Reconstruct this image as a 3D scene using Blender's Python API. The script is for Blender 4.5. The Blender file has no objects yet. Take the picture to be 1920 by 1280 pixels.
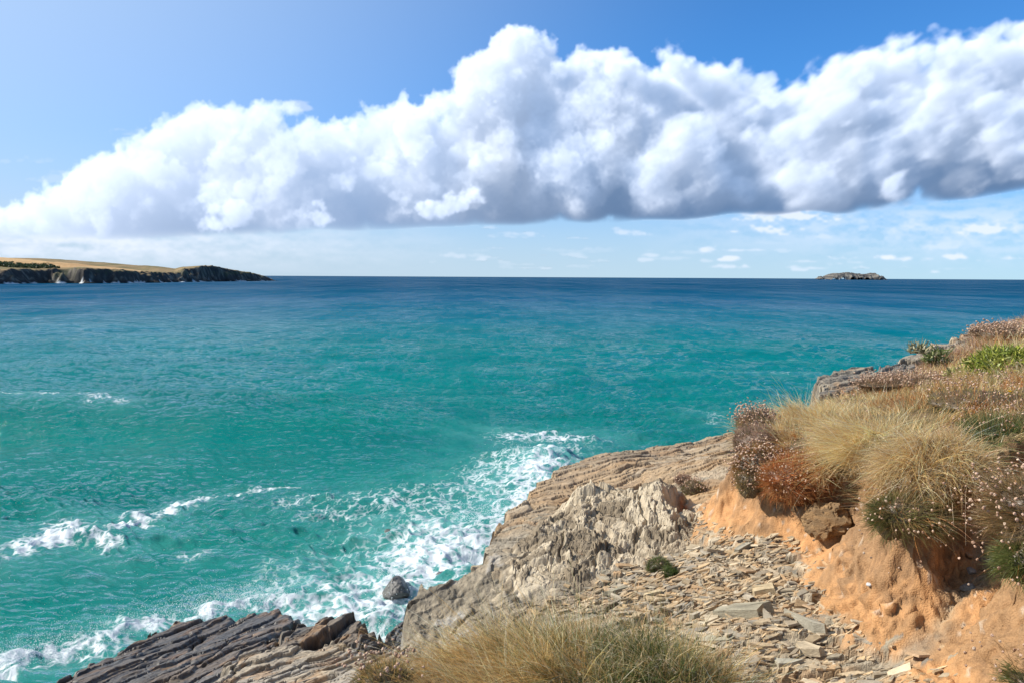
import bpy, math, random
import numpy as np
from mathutils import Matrix, Vector
SC = bpy.context.scene
R = math.radians
# ------------------------------------------------------------------ camera
H = 9.0                         # eye above the sea
F = 1507.0                      # focal length in photo pixels (photo 1920 x 1280)
PITCH, ROLL = 4.57, 0.30
cam_d = bpy.data.cameras.new("camera"); cam = bpy.data.objects.new("camera", cam_d)
SC.collection.objects.link(cam); SC.camera = cam
cam_d.sensor_width = 36; cam_d.lens = 36 * F / 1920
cam_d.clip_start = 0.1; cam_d.clip_end = 120000
CR = Matrix.Rotation(R(90 - PITCH), 3, 'X') @ Matrix.Rotation(R(ROLL), 3, 'Z')
cam.matrix_world = Matrix.Translation((0, 0, H)) @ CR.to_4x4()
# ------------------------------------------------------------------ light
EXPO = 0.36
SUN_AZ, SUN_EL = -86.0, 37.0     # azimuth from the view direction (+Y), clockwise
sun_vec = Vector((math.sin(R(SUN_AZ)) * math.cos(R(SUN_EL)), math.cos(R(SUN_AZ)) * math.cos(R(SUN_EL)), math.sin(R(SUN_EL))))
sd = bpy.data.lights.new("sun", 'SUN'); sd.energy = 5.0; sd.angle = R(0.53); sd.color = (1, .94, .84)
sun = bpy.data.objects.new("sun", sd); SC.collection.objects.link(sun)
sun.rotation_euler = sun_vec.to_track_quat('Z', 'Y').to_euler()
SC.view_settings.view_transform = 'Standard'; SC.view_settings.look = 'None'
SC.view_settings.exposure = EXPO; SC.view_settings.gamma = 1.0
SC.cycles.max_bounces = 8; SC.cycles.diffuse_bounces = 3; SC.cycles.glossy_bounces = 3
SC.cycles.transparent_max_bounces = 16; SC.cycles.caustics_reflective = False; SC.cycles.caustics_refractive = False
SC.cycles.sample_clamp_indirect = 6.0
def link(o): SC.collection.objects.link(o); return o
def pdir(u, v):
    d = CR @ Vector(((u - 960) / F, -(v - 640) / F, -1)); return d
def P(u, v, y):                   # point on the photo ray at depth y
    d = pdir(u, v); k = y / d.y; return np.array((d.x * k, y, H + d.z * k))
def S(u, v, z=0.0):               # point on the photo ray at height z
    d = pdir(u, v); k = (z - H) / d.z; return np.array((d.x * k, d.y * k, z))
def tag(o, label=None, cat=None, group=None, kind=None):
    if label: o['label'] = label
    if cat: o['category'] = cat; o['kind'] = 'thing'
    if group: o['group'] = group
    if kind: o['kind'] = kind
    return o
# ------------------------------------------------------------------ noise (numpy)
def _hash(ix, iy, iz, s):
    n = (ix.astype(np.uint32) * np.uint32(374761393)) ^ (iy.astype(np.uint32) * np.uint32(668265263)) ^ (iz.astype(np.uint32) * np.uint32(2246822519)) ^ np.uint32((s * 3266489917) & 0xffffffff)
    n = (n ^ (n >> np.uint32(13))) * np.uint32(1274126177); n = (n ^ (n >> np.uint32(16))) * np.uint32(2654435761)
    return n ^ (n >> np.uint32(15))
def h01(ix, iy, iz=0, s=0):
    ix = np.asarray(ix).astype(np.int64); iy = np.asarray(iy).astype(np.int64); iz = np.zeros_like(ix) + iz
    return _hash(ix, iy, iz, s).astype(np.float64) / 4294967295.0
def noise2(x, y, s=0):
    xi = np.floor(x); yi = np.floor(y); fx = x - xi; fy = y - yi; xi = xi.astype(np.int64); yi = yi.astype(np.int64)
    u = fx * fx * fx * (fx * (fx * 6 - 15) + 10); w = fy * fy * fy * (fy * (fy * 6 - 15) + 10)
    def g(ax, ay, dx, dy):
        a = h01(ax, ay, 0, s) * 6.2831853; return np.cos(a) * dx + np.sin(a) * dy
    a = g(xi, yi, fx, fy); b = g(xi + 1, yi, fx - 1, fy); c = g(xi, yi + 1, fx, fy - 1); d = g(xi + 1, yi + 1, fx - 1, fy - 1)
    return (a + (b - a) * u + (c - a) * w + (a - b - c + d) * u * w) * 1.5
def noise3(x, y, z, s=0):
    xi = np.floor(x); yi = np.floor(y); zi = np.floor(z); f = [x - xi, y - yi, z - zi]
    xi, yi, zi = (q.astype(np.int64) for q in (xi, yi, zi)); u = [q * q * q * (q * (q * 6 - 15) + 10) for q in f]
    r = 0
    for i in (0, 1):
        for j in (0, 1):
            for k in (0, 1):
                hh = _hash(xi + i, yi + j, zi + k, s)
                gx = (hh & np.uint32(1023)).astype(float) / 511.5 - 1; gy = ((hh >> np.uint32(10)) & np.uint32(1023)).astype(float) / 511.5 - 1; gz = ((hh >> np.uint32(20)) & np.uint32(1023)).astype(float) / 511.5 - 1
                wgt = (u[0] if i else 1 - u[0]) * (u[1] if j else 1 - u[1]) * (u[2] if k else 1 - u[2])
                r = r + wgt * (gx * (f[0] - i) + gy * (f[1] - j) + gz * (f[2] - k))
    return r * 1.2
def fbm2(x, y, o=5, s=0, g=.5, l=2.03):
    r = 0; a = 1.
    for i in range(o): r = r + a * noise2(x, y, s + i * 7); x = x * l + 3.7; y = y * l + 1.3; a *= g
    return r
def fbm3(x, y, z, o=5, s=0, g=.5):
    r = 0; a = 1.
    for i in range(o): r = r + a * noise3(x, y, z, s + i * 7); x = x * 2.03 + 3.7; y = y * 2.03 + 1.3; z = z * 2.03 + 5.1; a *= g
    return r
def ridge2(x, y, o=5, s=0, g=.5):
    r = 0; a = 1.
    for i in range(o): r = r + a * (1 - 2 * np.abs(noise2(x, y, s + i * 7))); x = x * 2.07 + 3.7; y = y * 2.07 + 1.3; a *= g
    return r
def worley(x, y, s=0, jit=.9):
    """F1, F2, id of nearest cell, offset to its centre"""
    xi = np.floor(x).astype(np.int64); yi = np.floor(y).astype(np.int64)
    f1 = np.full(x.shape, 9.); f2 = f1.copy(); idd = np.zeros(x.shape); ox = np.zeros(x.shape); oy = np.zeros(x.shape)
    for i in (-1, 0, 1):
        for j in (-1, 0, 1):
            cx = xi + i + .5 + jit * (h01(xi + i, yi + j, 1, s) - .5); cy = yi + j + .5 + jit * (h01(xi + i, yi + j, 2, s) - .5)
            dx = x - cx; dy = y - cy; d = np.sqrt(dx * dx + dy * dy)
            n = d < f1; f2 = np.where(n, f1, np.minimum(f2, d)); f1 = np.where(n, d, f1)
            idd = np.where(n, h01(xi + i, yi + j, 3, s), idd); ox = np.where(n, dx, ox); oy = np.where(n, dy, oy)
    return f1, f2, idd, ox, oy
def hsh(idd, k): return np.modf(np.abs(idd) * (977.13 + 131.7 * k) + .37 * k)[0]
def sstep(a, b, x):
    t = np.clip((x - a) / (b - a), 0, 1); return t * t * (3 - 2 * t)
def mix(a, b, t):
    if np.ndim(t) > 0 and ((np.ndim(a) and np.shape(a)[-1] == 3) or (np.ndim(b) and np.shape(b)[-1] == 3)): t = np.asarray(t)[..., None]
    return a * (1 - t) + b * t
def C(*c): return np.array(c, float)
def poly_sdf(x, y, poly):
    """signed distance to a closed polygon, positive inside"""
    poly = np.asarray(poly, float); d = np.full(np.shape(x), 1e18); ins = np.zeros(np.shape(x), bool)
    for (ax, ay), (bx, by) in zip(poly, np.roll(poly, -1, 0)):
        ex, ey = bx - ax, by - ay; t = np.clip(((x - ax) * ex + (y - ay) * ey) / (ex * ex + ey * ey + 1e-12), 0, 1)
        d = np.minimum(d, (x - ax - t * ex) ** 2 + (y - ay - t * ey) ** 2)
        c = (ay > y) != (by > y); xx = ax + (y - ay) * ex / (ey if abs(ey) > 1e-12 else 1e-12); ins ^= c & (x < xx)
    d = np.sqrt(d); return np.where(ins, d, -d)
def line_dist(x, y, pts):
    d = np.full(np.shape(x), 1e9)
    for (ax, ay), (bx, by) in zip(pts[:-1], pts[1:]):
        ex, ey = bx - ax, by - ay; t = np.clip(((x - ax) * ex + (y - ay) * ey) / (ex * ex + ey * ey + 1e-12), 0, 1)
        d = np.minimum(d, np.hypot(x - ax - t * ex, y - ay - t * ey))
    return d
class TPS:
    def __init__(s, pts, lam=.02):
        p = np.asarray(pts, float); s.p = p[:, :2]; n = len(p)
        A = np.zeros((n + 3, n + 3)); d = np.hypot(*(s.p[:, None] - s.p[None]).transpose(2, 0, 1))
        A[:n, :n] = s.U(d) + lam * np.eye(n); A[:n, n] = 1; A[:n, n + 1:] = s.p; A[n:, :n] = A[:n, n:].T
        b = np.zeros(n + 3); b[:n] = p[:, 2]; s.w = np.linalg.solve(A, b)
    @staticmethod
    def U(d): return d * d * np.log(d + 1e-9)
    def __call__(s, x, y):
        x = np.asarray(x, float); y = np.asarray(y, float)
        r = s.w[-3] + s.w[-2] * x + s.w[-1] * y
        for (px, py), w in zip(s.p, s.w): r = r + w * s.U(np.hypot(x - px, y - py))
        return r
# ------------------------------------------------------------------ mesh building
def np_mesh(name, co, quads=None, tris=None, mat=None, col=None, smooth=True, attrs=None, parent=None, mats=None, mi=None):
    me = bpy.data.meshes.new(name); co = np.ascontiguousarray(co, np.float32).reshape(-1, 3)
    me.vertices.add(len(co)); me.vertices.foreach_set('co', co.ravel())
    L = []; ls = []; n = 0
    for fs, k in ((quads, 4), (tris, 3)):
        if fs is not None and len(fs):
            fs = np.asarray(fs, np.int32).reshape(-1, k); L.append(fs.ravel()); ls.append(n + np.arange(len(fs)) * k); n += fs.size
    L = np.concatenate(L).astype(np.int32); ls = np.concatenate(ls).astype(np.int32)
    me.loops.add(len(L)); me.loops.foreach_set('vertex_index', L)
    me.polygons.add(len(ls)); me.polygons.foreach_set('loop_start', ls)
    if smooth: me.polygons.foreach_set('use_smooth', np.ones(len(ls), bool))
    else: me.polygons.foreach_set('use_smooth', np.zeros(len(ls), bool))
    if col is not None:
        c = np.ones((len(co), 4), np.float32); c[:, :3] = np.asarray(col, np.float32).reshape(-1, 3)
        a = me.attributes.new('Col', 'FLOAT_COLOR', 'POINT'); a.data.foreach_set('color', c.ravel())
    for k, v in (attrs or {}).items():
        a = me.attributes.new(k, 'FLOAT', 'POINT'); a.data.foreach_set('value', np.ascontiguousarray(v, np.float32).ravel())
    for m in (mats or ([mat] if mat else [])): me.materials.append(m)
    if mi is not None: me.polygons.foreach_set('material_index', np.asarray(mi, np.int32))
    me.update(); me.validate()
    o = link(bpy.data.objects.new(name, me))
    if parent: o.parent = parent
    return o
def grid_faces(nr, nc, keep=None):
    i = np.arange(nr * nc).reshape(nr, nc); q = np.stack([i[:-1, :-1], i[:-1, 1:], i[1:, 1:], i[1:, :-1]], -1).reshape(-1, 4)
    if keep is not None:
        k = (keep[:-1, :-1] | keep[:-1, 1:] | keep[1:, 1:] | keep[1:, :-1]).ravel(); q = q[k]
    return q
def compact(co, q, *arrs):
    u, inv = np.unique(q.ravel(), return_inverse=True); return co[u], inv.reshape(q.shape), [a[u] for a in arrs]
def empty(name, loc, label, cat, group=None):
    o = link(bpy.data.objects.new(name, None)); o.location = loc; o.empty_display_size = .1; return tag(o, label, cat, group)
# ------------------------------------------------------------------ materials
class NT:
    def __init__(s, name):
        s.m = bpy.data.materials.new(name); s.m.use_nodes = True; s.t = s.m.node_tree; s.t.nodes.clear()
    def n(s, typ, **kw):
        nd = s.t.nodes.new(typ)
        for k, v in kw.items():
            if k.startswith('i_'): nd.inputs[k[2:].replace('_', ' ')].default_value = v
            else: setattr(nd, k, v)
        return nd
    def l(s, a, b): s.t.links.new(a, b)
    def math(s, op, a, b=None, clamp=False):
        nd = s.t.nodes.new('ShaderNodeMath'); nd.operation = op; nd.use_clamp = clamp
        for i, q in enumerate((a, b)):
            if q is None: continue
            if isinstance(q, (int, float)): nd.inputs[i].default_value = q
            else: s.l(q, nd.inputs[i])
        return nd.outputs[0]
    def mixc(s, f, a, b, mode='MIX'):
        nd = s.t.nodes.new('ShaderNodeMix'); nd.data_type = 'RGBA'; nd.blend_type = mode
        for i, q in ((0, f), (6, a), (7, b)):
            if isinstance(q, (int, float)): nd.inputs[i].default_value = q
            elif isinstance(q, tuple): nd.inputs[i].default_value = (*q, 1)
            else: s.l(q, nd.inputs[i])
        return nd.outputs[2]
    def maprange(s, v, a, b, c=0., d=1., smooth=True):
        nd = s.t.nodes.new('ShaderNodeMapRange'); nd.interpolation_type = 'SMOOTHSTEP' if smooth else 'LINEAR'
        s.l(v, nd.inputs[0])
        for i, q in enumerate((a, b, c, d)): nd.inputs[i + 1].default_value = q
        return nd.outputs[0]
    def noise(s, vec, scale, detail=5, rough=.55, dist=0.):
        nd = s.t.nodes.new('ShaderNodeTexNoise'); nd.inputs['Scale'].default_value = scale; nd.inputs['Detail'].default_value = detail
        nd.inputs['Roughness'].default_value = rough; nd.inputs['Distortion'].default_value = dist
        if vec is not None: s.l(vec, nd.inputs['Vector'])
        return nd.outputs['Fac']
    def pos(s): return s.n('ShaderNodeNewGeometry').outputs['Position']
    def scale(s, vec, x, y, z, rz=0., loc=(0, 0, 0)):
        nd = s.t.nodes.new('ShaderNodeMapping'); nd.inputs['Scale'].default_value = (x, y, z); nd.inputs['Rotation'].default_value = (0, 0, rz); nd.inputs['Location'].default_value = loc
        s.l(vec, nd.inputs['Vector']); return nd.outputs[0]
    def attr(s, name, out='Fac'): return s.n('ShaderNodeAttribute', attribute_name=name).outputs[out]
    def out(s, sh):
        o = s.n('ShaderNodeOutputMaterial'); s.l(sh, o.inputs['Surface']); return s.m
def rock_material(name, rough=.85, bump=.35, scale=1., spec=.3, var=.35, bdist=.02, fine=0.):
    t = NT(name); p = t.pos(); col = t.attr('Col', 'Color')
    a = t.noise(p, 9 * scale, 8, .65); b = t.noise(p, 55 * scale, 6, .7); c = t.noise(t.scale(p, 1, 4, 6, .5), 14 * scale, 6, .6)
    v = t.math('ADD', t.math('MULTIPLY', a, .45), t.math('ADD', t.math('MULTIPLY', b, .35), t.math('MULTIPLY', c, .2)))
    k = t.maprange(v, .33, .67, 1 - var, 1 + var, False)
    cc = t.n('ShaderNodeVectorMath', operation='SCALE'); t.l(col, cc.inputs[0]); t.l(k, cc.inputs['Scale'])
    bp = t.n('ShaderNodeBump'); bp.inputs['Strength'].default_value = bump; bp.inputs['Distance'].default_value = bdist / scale
    hh = t.math('ADD', t.math('MULTIPLY', b, .5), t.math('MULTIPLY', c, .8)); t.l(hh, bp.inputs['Height'])
    if fine:
        nv = t.n('ShaderNodeTexVoronoi'); nv.inputs['Scale'].default_value = 95; t.l(p, nv.inputs['Vector']); b0 = bp; bp = t.n('ShaderNodeBump'); bp.inputs['Strength'].default_value = fine; bp.inputs['Distance'].default_value = .012
        t.l(t.math('ADD', t.math('MULTIPLY', nv.outputs['Distance'], -.8), t.noise(p, 130, 4, .7)), bp.inputs['Height']); t.l(b0.outputs[0], bp.inputs['Normal'])
    pb = t.n('ShaderNodeBsdfPrincipled'); pb.inputs['Roughness'].default_value = rough; pb.inputs['Specular IOR Level'].default_value = spec
    t.l(cc.outputs[0], pb.inputs['Base Color']); t.l(bp.outputs[0], pb.inputs['Normal'])
    return t.out(pb.outputs[0])
def blade_material(name, trans=.35, rough=.6):
    t = NT(name); col = t.attr('Col', 'Color')
    d = t.n('ShaderNodeBsdfDiffuse'); g = t.n('ShaderNodeBsdfTranslucent'); t.l(col, d.inputs[0]); t.l(col, g.inputs[0])
    m = t.n('ShaderNodeMixShader'); m.inputs[0].default_value = trans; t.l(d.outputs[0], m.inputs[1]); t.l(g.outputs[0], m.inputs[2])
    gl = t.n('ShaderNodeBsdfGlossy'); gl.inputs['Roughness'].default_value = .45
    m2 = t.n('ShaderNodeMixShader'); m2.inputs[0].default_value = .04; t.l(m.outputs[0], m2.inputs[1]); t.l(gl.outputs[0], m2.inputs[2])
    return t.out(m2.outputs[0])
# ------------------------------------------------------------------ sky
# ---- cloud bank: lobes splatted in a voxel box, lit by the sun, integrated front to back ----
def zoom_noise(rng,shape,cell):
    g=rng.random([max(2,int(np.ceil(n/c))+2) for n,c in zip(shape,cell)]).astype(np.float32)
    for ax,(n,c) in enumerate(zip(shape,cell)):
        t=np.arange(n)/c; i=t.astype(int); f=(t-i).astype(np.float32); f=f*f*(3-2*f)
        sh=[1,1,1]; sh[ax]=n; f=f.reshape(sh)
        g=np.take(g,i,ax)*(1-f)+np.take(g,i+1,ax)*f
    return g
def build_clouds(S=1.9,seed=4,sun=(-.78,-.16,.60)):
    rng=np.random.default_rng(seed)
    NX,NZ,NY=1500,360,44; DY=3.0
    cx=NX/2
    # photo pixel (u,v) -> voxel ; horizon at v=519
    X=lambda u:(np.asarray(u,float)-960)/S+cx
    Z=lambda v:(519-np.asarray(v,float))/S
    top=np.array([(-600,410),(-300,405),(-100,395),(0,385),(60,375),(100,345),(150,322),(190,300),(260,268),(340,238),(400,214),(500,206),(515,235),(560,242),(640,232),(700,214),(720,195),(800,190),(860,172),(905,165),(922,95),(940,72),(970,66),(1010,85),(1040,110),(1140,102),(1200,125),(1238,130),(1255,94),(1300,115),(1370,130),(1430,155),(1470,150),(1540,120),(1690,75),(1780,72),(1880,50),(1990,40),(2200,30),(2600,60)],float)
    bot=np.array([(-600,455),(0,450),(200,447),(360,441),(500,433),(620,428),(800,417),(960,414),(1200,408),(1340,400),(1400,392),(1430,390),(1480,391),(1560,391),(1700,372),(1800,360),(1920,343),(2200,320),(2600,320)],float)
    phi=np.full((NX,NZ,NY),-60.,np.float32)
    def splat(x,z,y,r,sq=1.0):
        R=r+8
        x0,x1=max(0,int(x-R)),min(NX,int(x+R)+1); z0,z1=max(0,int(z-R*sq)),min(NZ,int(z+R*sq)+1)
        y0,y1=max(0,int(y-R/DY)),min(NY,int(y+R/DY)+1)
        if x0>=x1 or z0>=z1 or y0>=y1: return
        a=(np.arange(x0,x1)-x)[:,None,None]; b=((np.arange(z0,z1)-z)/sq)[None,:,None]; c=((np.arange(y0,y1)-y)*DY)[None,None,:]
        d=(r-np.sqrt(a*a+b*b+c*c)).astype(np.float32)
        s=phi[x0:x1,z0:z1,y0:y1]; np.maximum(s,d,out=s)
    def lobe(x,z,y,r,depth=0):
        splat(x,z,y,r)
        if r<5 or depth>2: return
        n=int(7+rng.integers(5))
        for _ in range(n):
            d=rng.normal(size=3); d/=np.linalg.norm(d)
            if d[1]<-.35: d[1]*=-1
            if d[2]>.5: d[2]*=-1
            k=r*rng.uniform(.25,.55)
            lobe(x+d[0]*r*.85,z+d[1]*r*.85,y+d[2]*r*.85/DY,k,depth+1)
    ztop=lambda x:np.interp(x,X(top[:,0]),Z(top[:,1])); zbot=lambda x:np.interp(x,X(bot[:,0]),Z(bot[:,1]))
    x=0.
    while x<NX:
        zt,zb=ztop(x),zbot(x); h=zt-zb
        r=min(rng.uniform(12,24),h*.45)
        lobe(x,zt-r*1.1,22+rng.uniform(-4,4),r,1 if x<X(1300) else 2)
        # inner body
        for k in range(3 if x<X(900) else 5):
            rr=min(rng.uniform(20,46) if x<X(900) else rng.uniform(26,52),h*.44)
            zz=rng.uniform(zb+rr*.4,max(zb+rr*.45,zt-rr*1.25))
            lobe(x+rng.uniform(-9,9),zz,28+rng.uniform(-7,6)*(1 if x<X(1000) else .5),rr,1 if x<X(900) else 3)
        x+=rng.uniform(9,17)
    xs=np.arange(NX)
    # fill
    # extra puffs in front and behind
    for (u,v,w,hh,yy) in [(440,408,95,30,4),(400,418,40,18,5),(870,372,60,22,3),(830,392,90,26,4),(610,395,75,40,5),(545,215,30,12,22)]:
        for _ in range(26):
            a=rng.uniform(-.5,.5); q=1-abs(a)*1.5
            lobe(X(u+a*w),Z(v+rng.uniform(-.3,.5)*hh),yy+rng.uniform(-1,2),max(3,hh/S*.33*q),2)
    n=np.zeros((NX,NZ,NY),np.float32); amp=1.
    for c,a in ((34,9.),(14,5.),(6,3.0),(3,1.9),(1.7,1.1)):
        q=zoom_noise(rng,(NX,NZ,NY),(c,c,max(1.5,c/DY)))-.5
        n+=q*2*a
    rt=np.clip((np.arange(NX)-X(1050))/(X(1500)-X(1050)),0,1)[:,None,None].astype(np.float32)
    # streaky, wind-drawn structure for the far right: filtered white noise, long axis rising to the right
    fx=np.fft.fftfreq(NX)[:,None,None]; fz=np.fft.fftfreq(NZ)[None,:,None]; fy=np.fft.rfftfreq(NY)[None,None,:]; ca,sa=np.cos(.5),np.sin(.5)
    ka=(fx*ca+fz*sa)*95; kc=(-fx*sa+fz*ca)*40; filt=(1/(1+ka*ka+kc*kc+(fy*12)**2)**1.35).astype(np.float32)
    st=np.fft.irfftn(np.fft.rfftn(rng.standard_normal((NX,NZ,NY),dtype=np.float32))*filt,s=(NX,NZ,NY)).astype(np.float32); st*=5./st.std()
    n=n*(1-.6*rt)+st*(.15+.85*rt)
    d=phi+n-1.5
    # flat soft base
    zb=zbot(xs)[:,None]+5*(zoom_noise(rng,(NX,2,2),(40,1,1))[:,0,:1]-.5)
    base=np.clip((np.arange(NZ)[None,:]-zb+5)/13.,0,1)[:,:,None].astype(np.float32)
    front=np.zeros(NY); 
    base=np.maximum(base,(np.arange(NY)<7)[None,None,:]*np.clip((np.arange(NZ)[None,:]-zb+6)/4.,0,1)[:,:,None]).astype(np.float32)
    # softness larger to the right
    soft=np.interp(xs,[0,X(900),X(1400),NX],[3.5,4.5,12.,16.])[:,None,None].astype(np.float32)
    den=np.clip(d/soft+.15,0,1); den=den*den*(3-2*den)*base*.075*np.interp(xs,[0,X(700),X(1150),NX],[.8,.9,2.2,2.2])[:,None,None].astype(np.float32)
    # low thin wisps near the horizon: a far flat layer
    W=np.zeros((NX,NZ),np.float32)
    fine=np.zeros((NX,NZ),np.float32)
    for (cxx,czz),a in (((30,7),.5),((14,4),.35),((6,2.5),.25),((2.6,1.6),.14)):
        fine+=(zoom_noise(rng,(NX,NZ,2),(cxx,czz,1))[:,:,0]-.5)*2*a
    def wisp(u,v,w,h,dens,yy):
        a=(xs-X(u))[:,None]/(w/S); b=(np.arange(NZ)-Z(v))[None,:]/(h/S)
        b=np.where(b<0,b*1.5,b)
        m=1-np.sqrt(a*a+b*b)
        m=np.clip(m*1.0+fine*1.5-.12,0,1)*np.clip((m+.5)*2,0,1)
        m=m*m*(3-2*m)
        np.maximum(W,m*min(1,dens*(1.25 if u<1300 else 1.7)),out=W)
    for a in [(1470,405,110,22,.5,8),(1440,432,75,13,.5,6),(1600,425,200,20,.22,12),(1840,430,70,20,.5,7),(1800,440,230,22,.2,15),(1170,436,75,9,.4,9),(1540,440,26,10,.3,9),(1050,470,160,8,.10,10),(1318,467,28,8,.45,9),(1365,485,22,6,.5,9),(1575,482,26,7,.5,9),(1660,480,26,8,.55,9),(1700,482,30,7,.45,9),(1800,478,34,10,.5,9),(1900,480,40,8,.4,9),(1740,460,90,10,.3,9),(1205,487,16,5,.35,9),(660,465,60,9,.3,9),(855,482,30,8,.3,9),(955,445,60,6,.2,9),(520,470,130,10,.18,9),(940,467,30,4,.25,9),(700,488,70,5,.14,9),(1110,490,40,4,.2,9)]: wisp(*a)
    for k in range(70):
        wisp(rng.uniform(-100,2000),519-abs(rng.normal(0,1))*30-12,rng.uniform(12,50),rng.uniform(3,6),rng.uniform(.1,.4),9+rng.integers(0,20))
    # broad thin veil low at the left
    veil=(np.exp(-((np.arange(NZ)-Z(462))/(20))**2)[None,:]*np.clip((X(900)-xs)/(X(900)-X(250)),0,1)[:,None]).astype(np.float32)
    W=np.maximum(W,.72*veil*np.clip(.8+fine*.9,0,1.2))
    vr=(np.exp(-((np.arange(NZ)-Z(425))/(24))**2)[None,:]*np.clip((xs-X(1150))/(X(1700)-X(1150)),0,1)[:,None]).astype(np.float32); W=np.maximum(W,.42*vr*np.clip(.7+fine*1.6,0,1.4))
    # streaky wisps at cloud top-left and right upper edge
    for a in [(70,312,90,9,.12,24),(560,213,34,12,.3,22),(250,262,60,14,.16,24),(130,345,70,16,.16,24)]: wisp(*a)
    # ---- light
    sx,sy,sz=sun; kz=sz/-sx; ky=sy/-sx/DY; ds=1/-sx
    tau=np.zeros_like(den); cur=np.zeros((NZ,NY),np.float32)
    for i in range(1,NX):
        e=cur+den[i-1]*ds
        z1=int(kz); fz=kz-z1
        p=np.pad(e,((0,z1+1),(1,1)))
        q=p[z1:z1+NZ]*(1-fz)+p[z1+1:z1+1+NZ]*fz
        o=1 if ky>0 else 0; k=abs(ky)
        q=q[:,1:NY+1]*(1-k)+q[:,1+(1 if ky>0 else -1):NY+1+(1 if ky>0 else -1)]*k
        cur=q; tau[i]=q
    tup=np.cumsum(den[:,::-1],1)[:,::-1]
    L=.56*np.exp(-tau*.55)+.46*np.exp(-tau*.15)+.20*np.exp(-tau*.04)
    A=.50+.50*np.exp(-tup*.06)
    trans=np.exp(-den*DY*.9)
    T=np.concatenate([np.ones((NX,NZ,1),np.float32),np.cumprod(trans,2)[:,:,:-1]],2)
    w=T*(1-trans)
    alpha=w.sum(2); Ls=(w*L).sum(2); As=(w*A).sum(2)
    
    b=np.clip(W,0,1)*(1-alpha)
    Ls=Ls+b*.93; As=As+b*.55; alpha=alpha+b
    e=np.clip((NX/2-np.abs(xs-NX/2))/60.,0,1)[:,None]; e=e*np.clip((np.arange(NZ)[None,:]-1)/3.,0,1)
    return alpha*e,Ls*e,As*e   # (NX,NZ)

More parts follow.
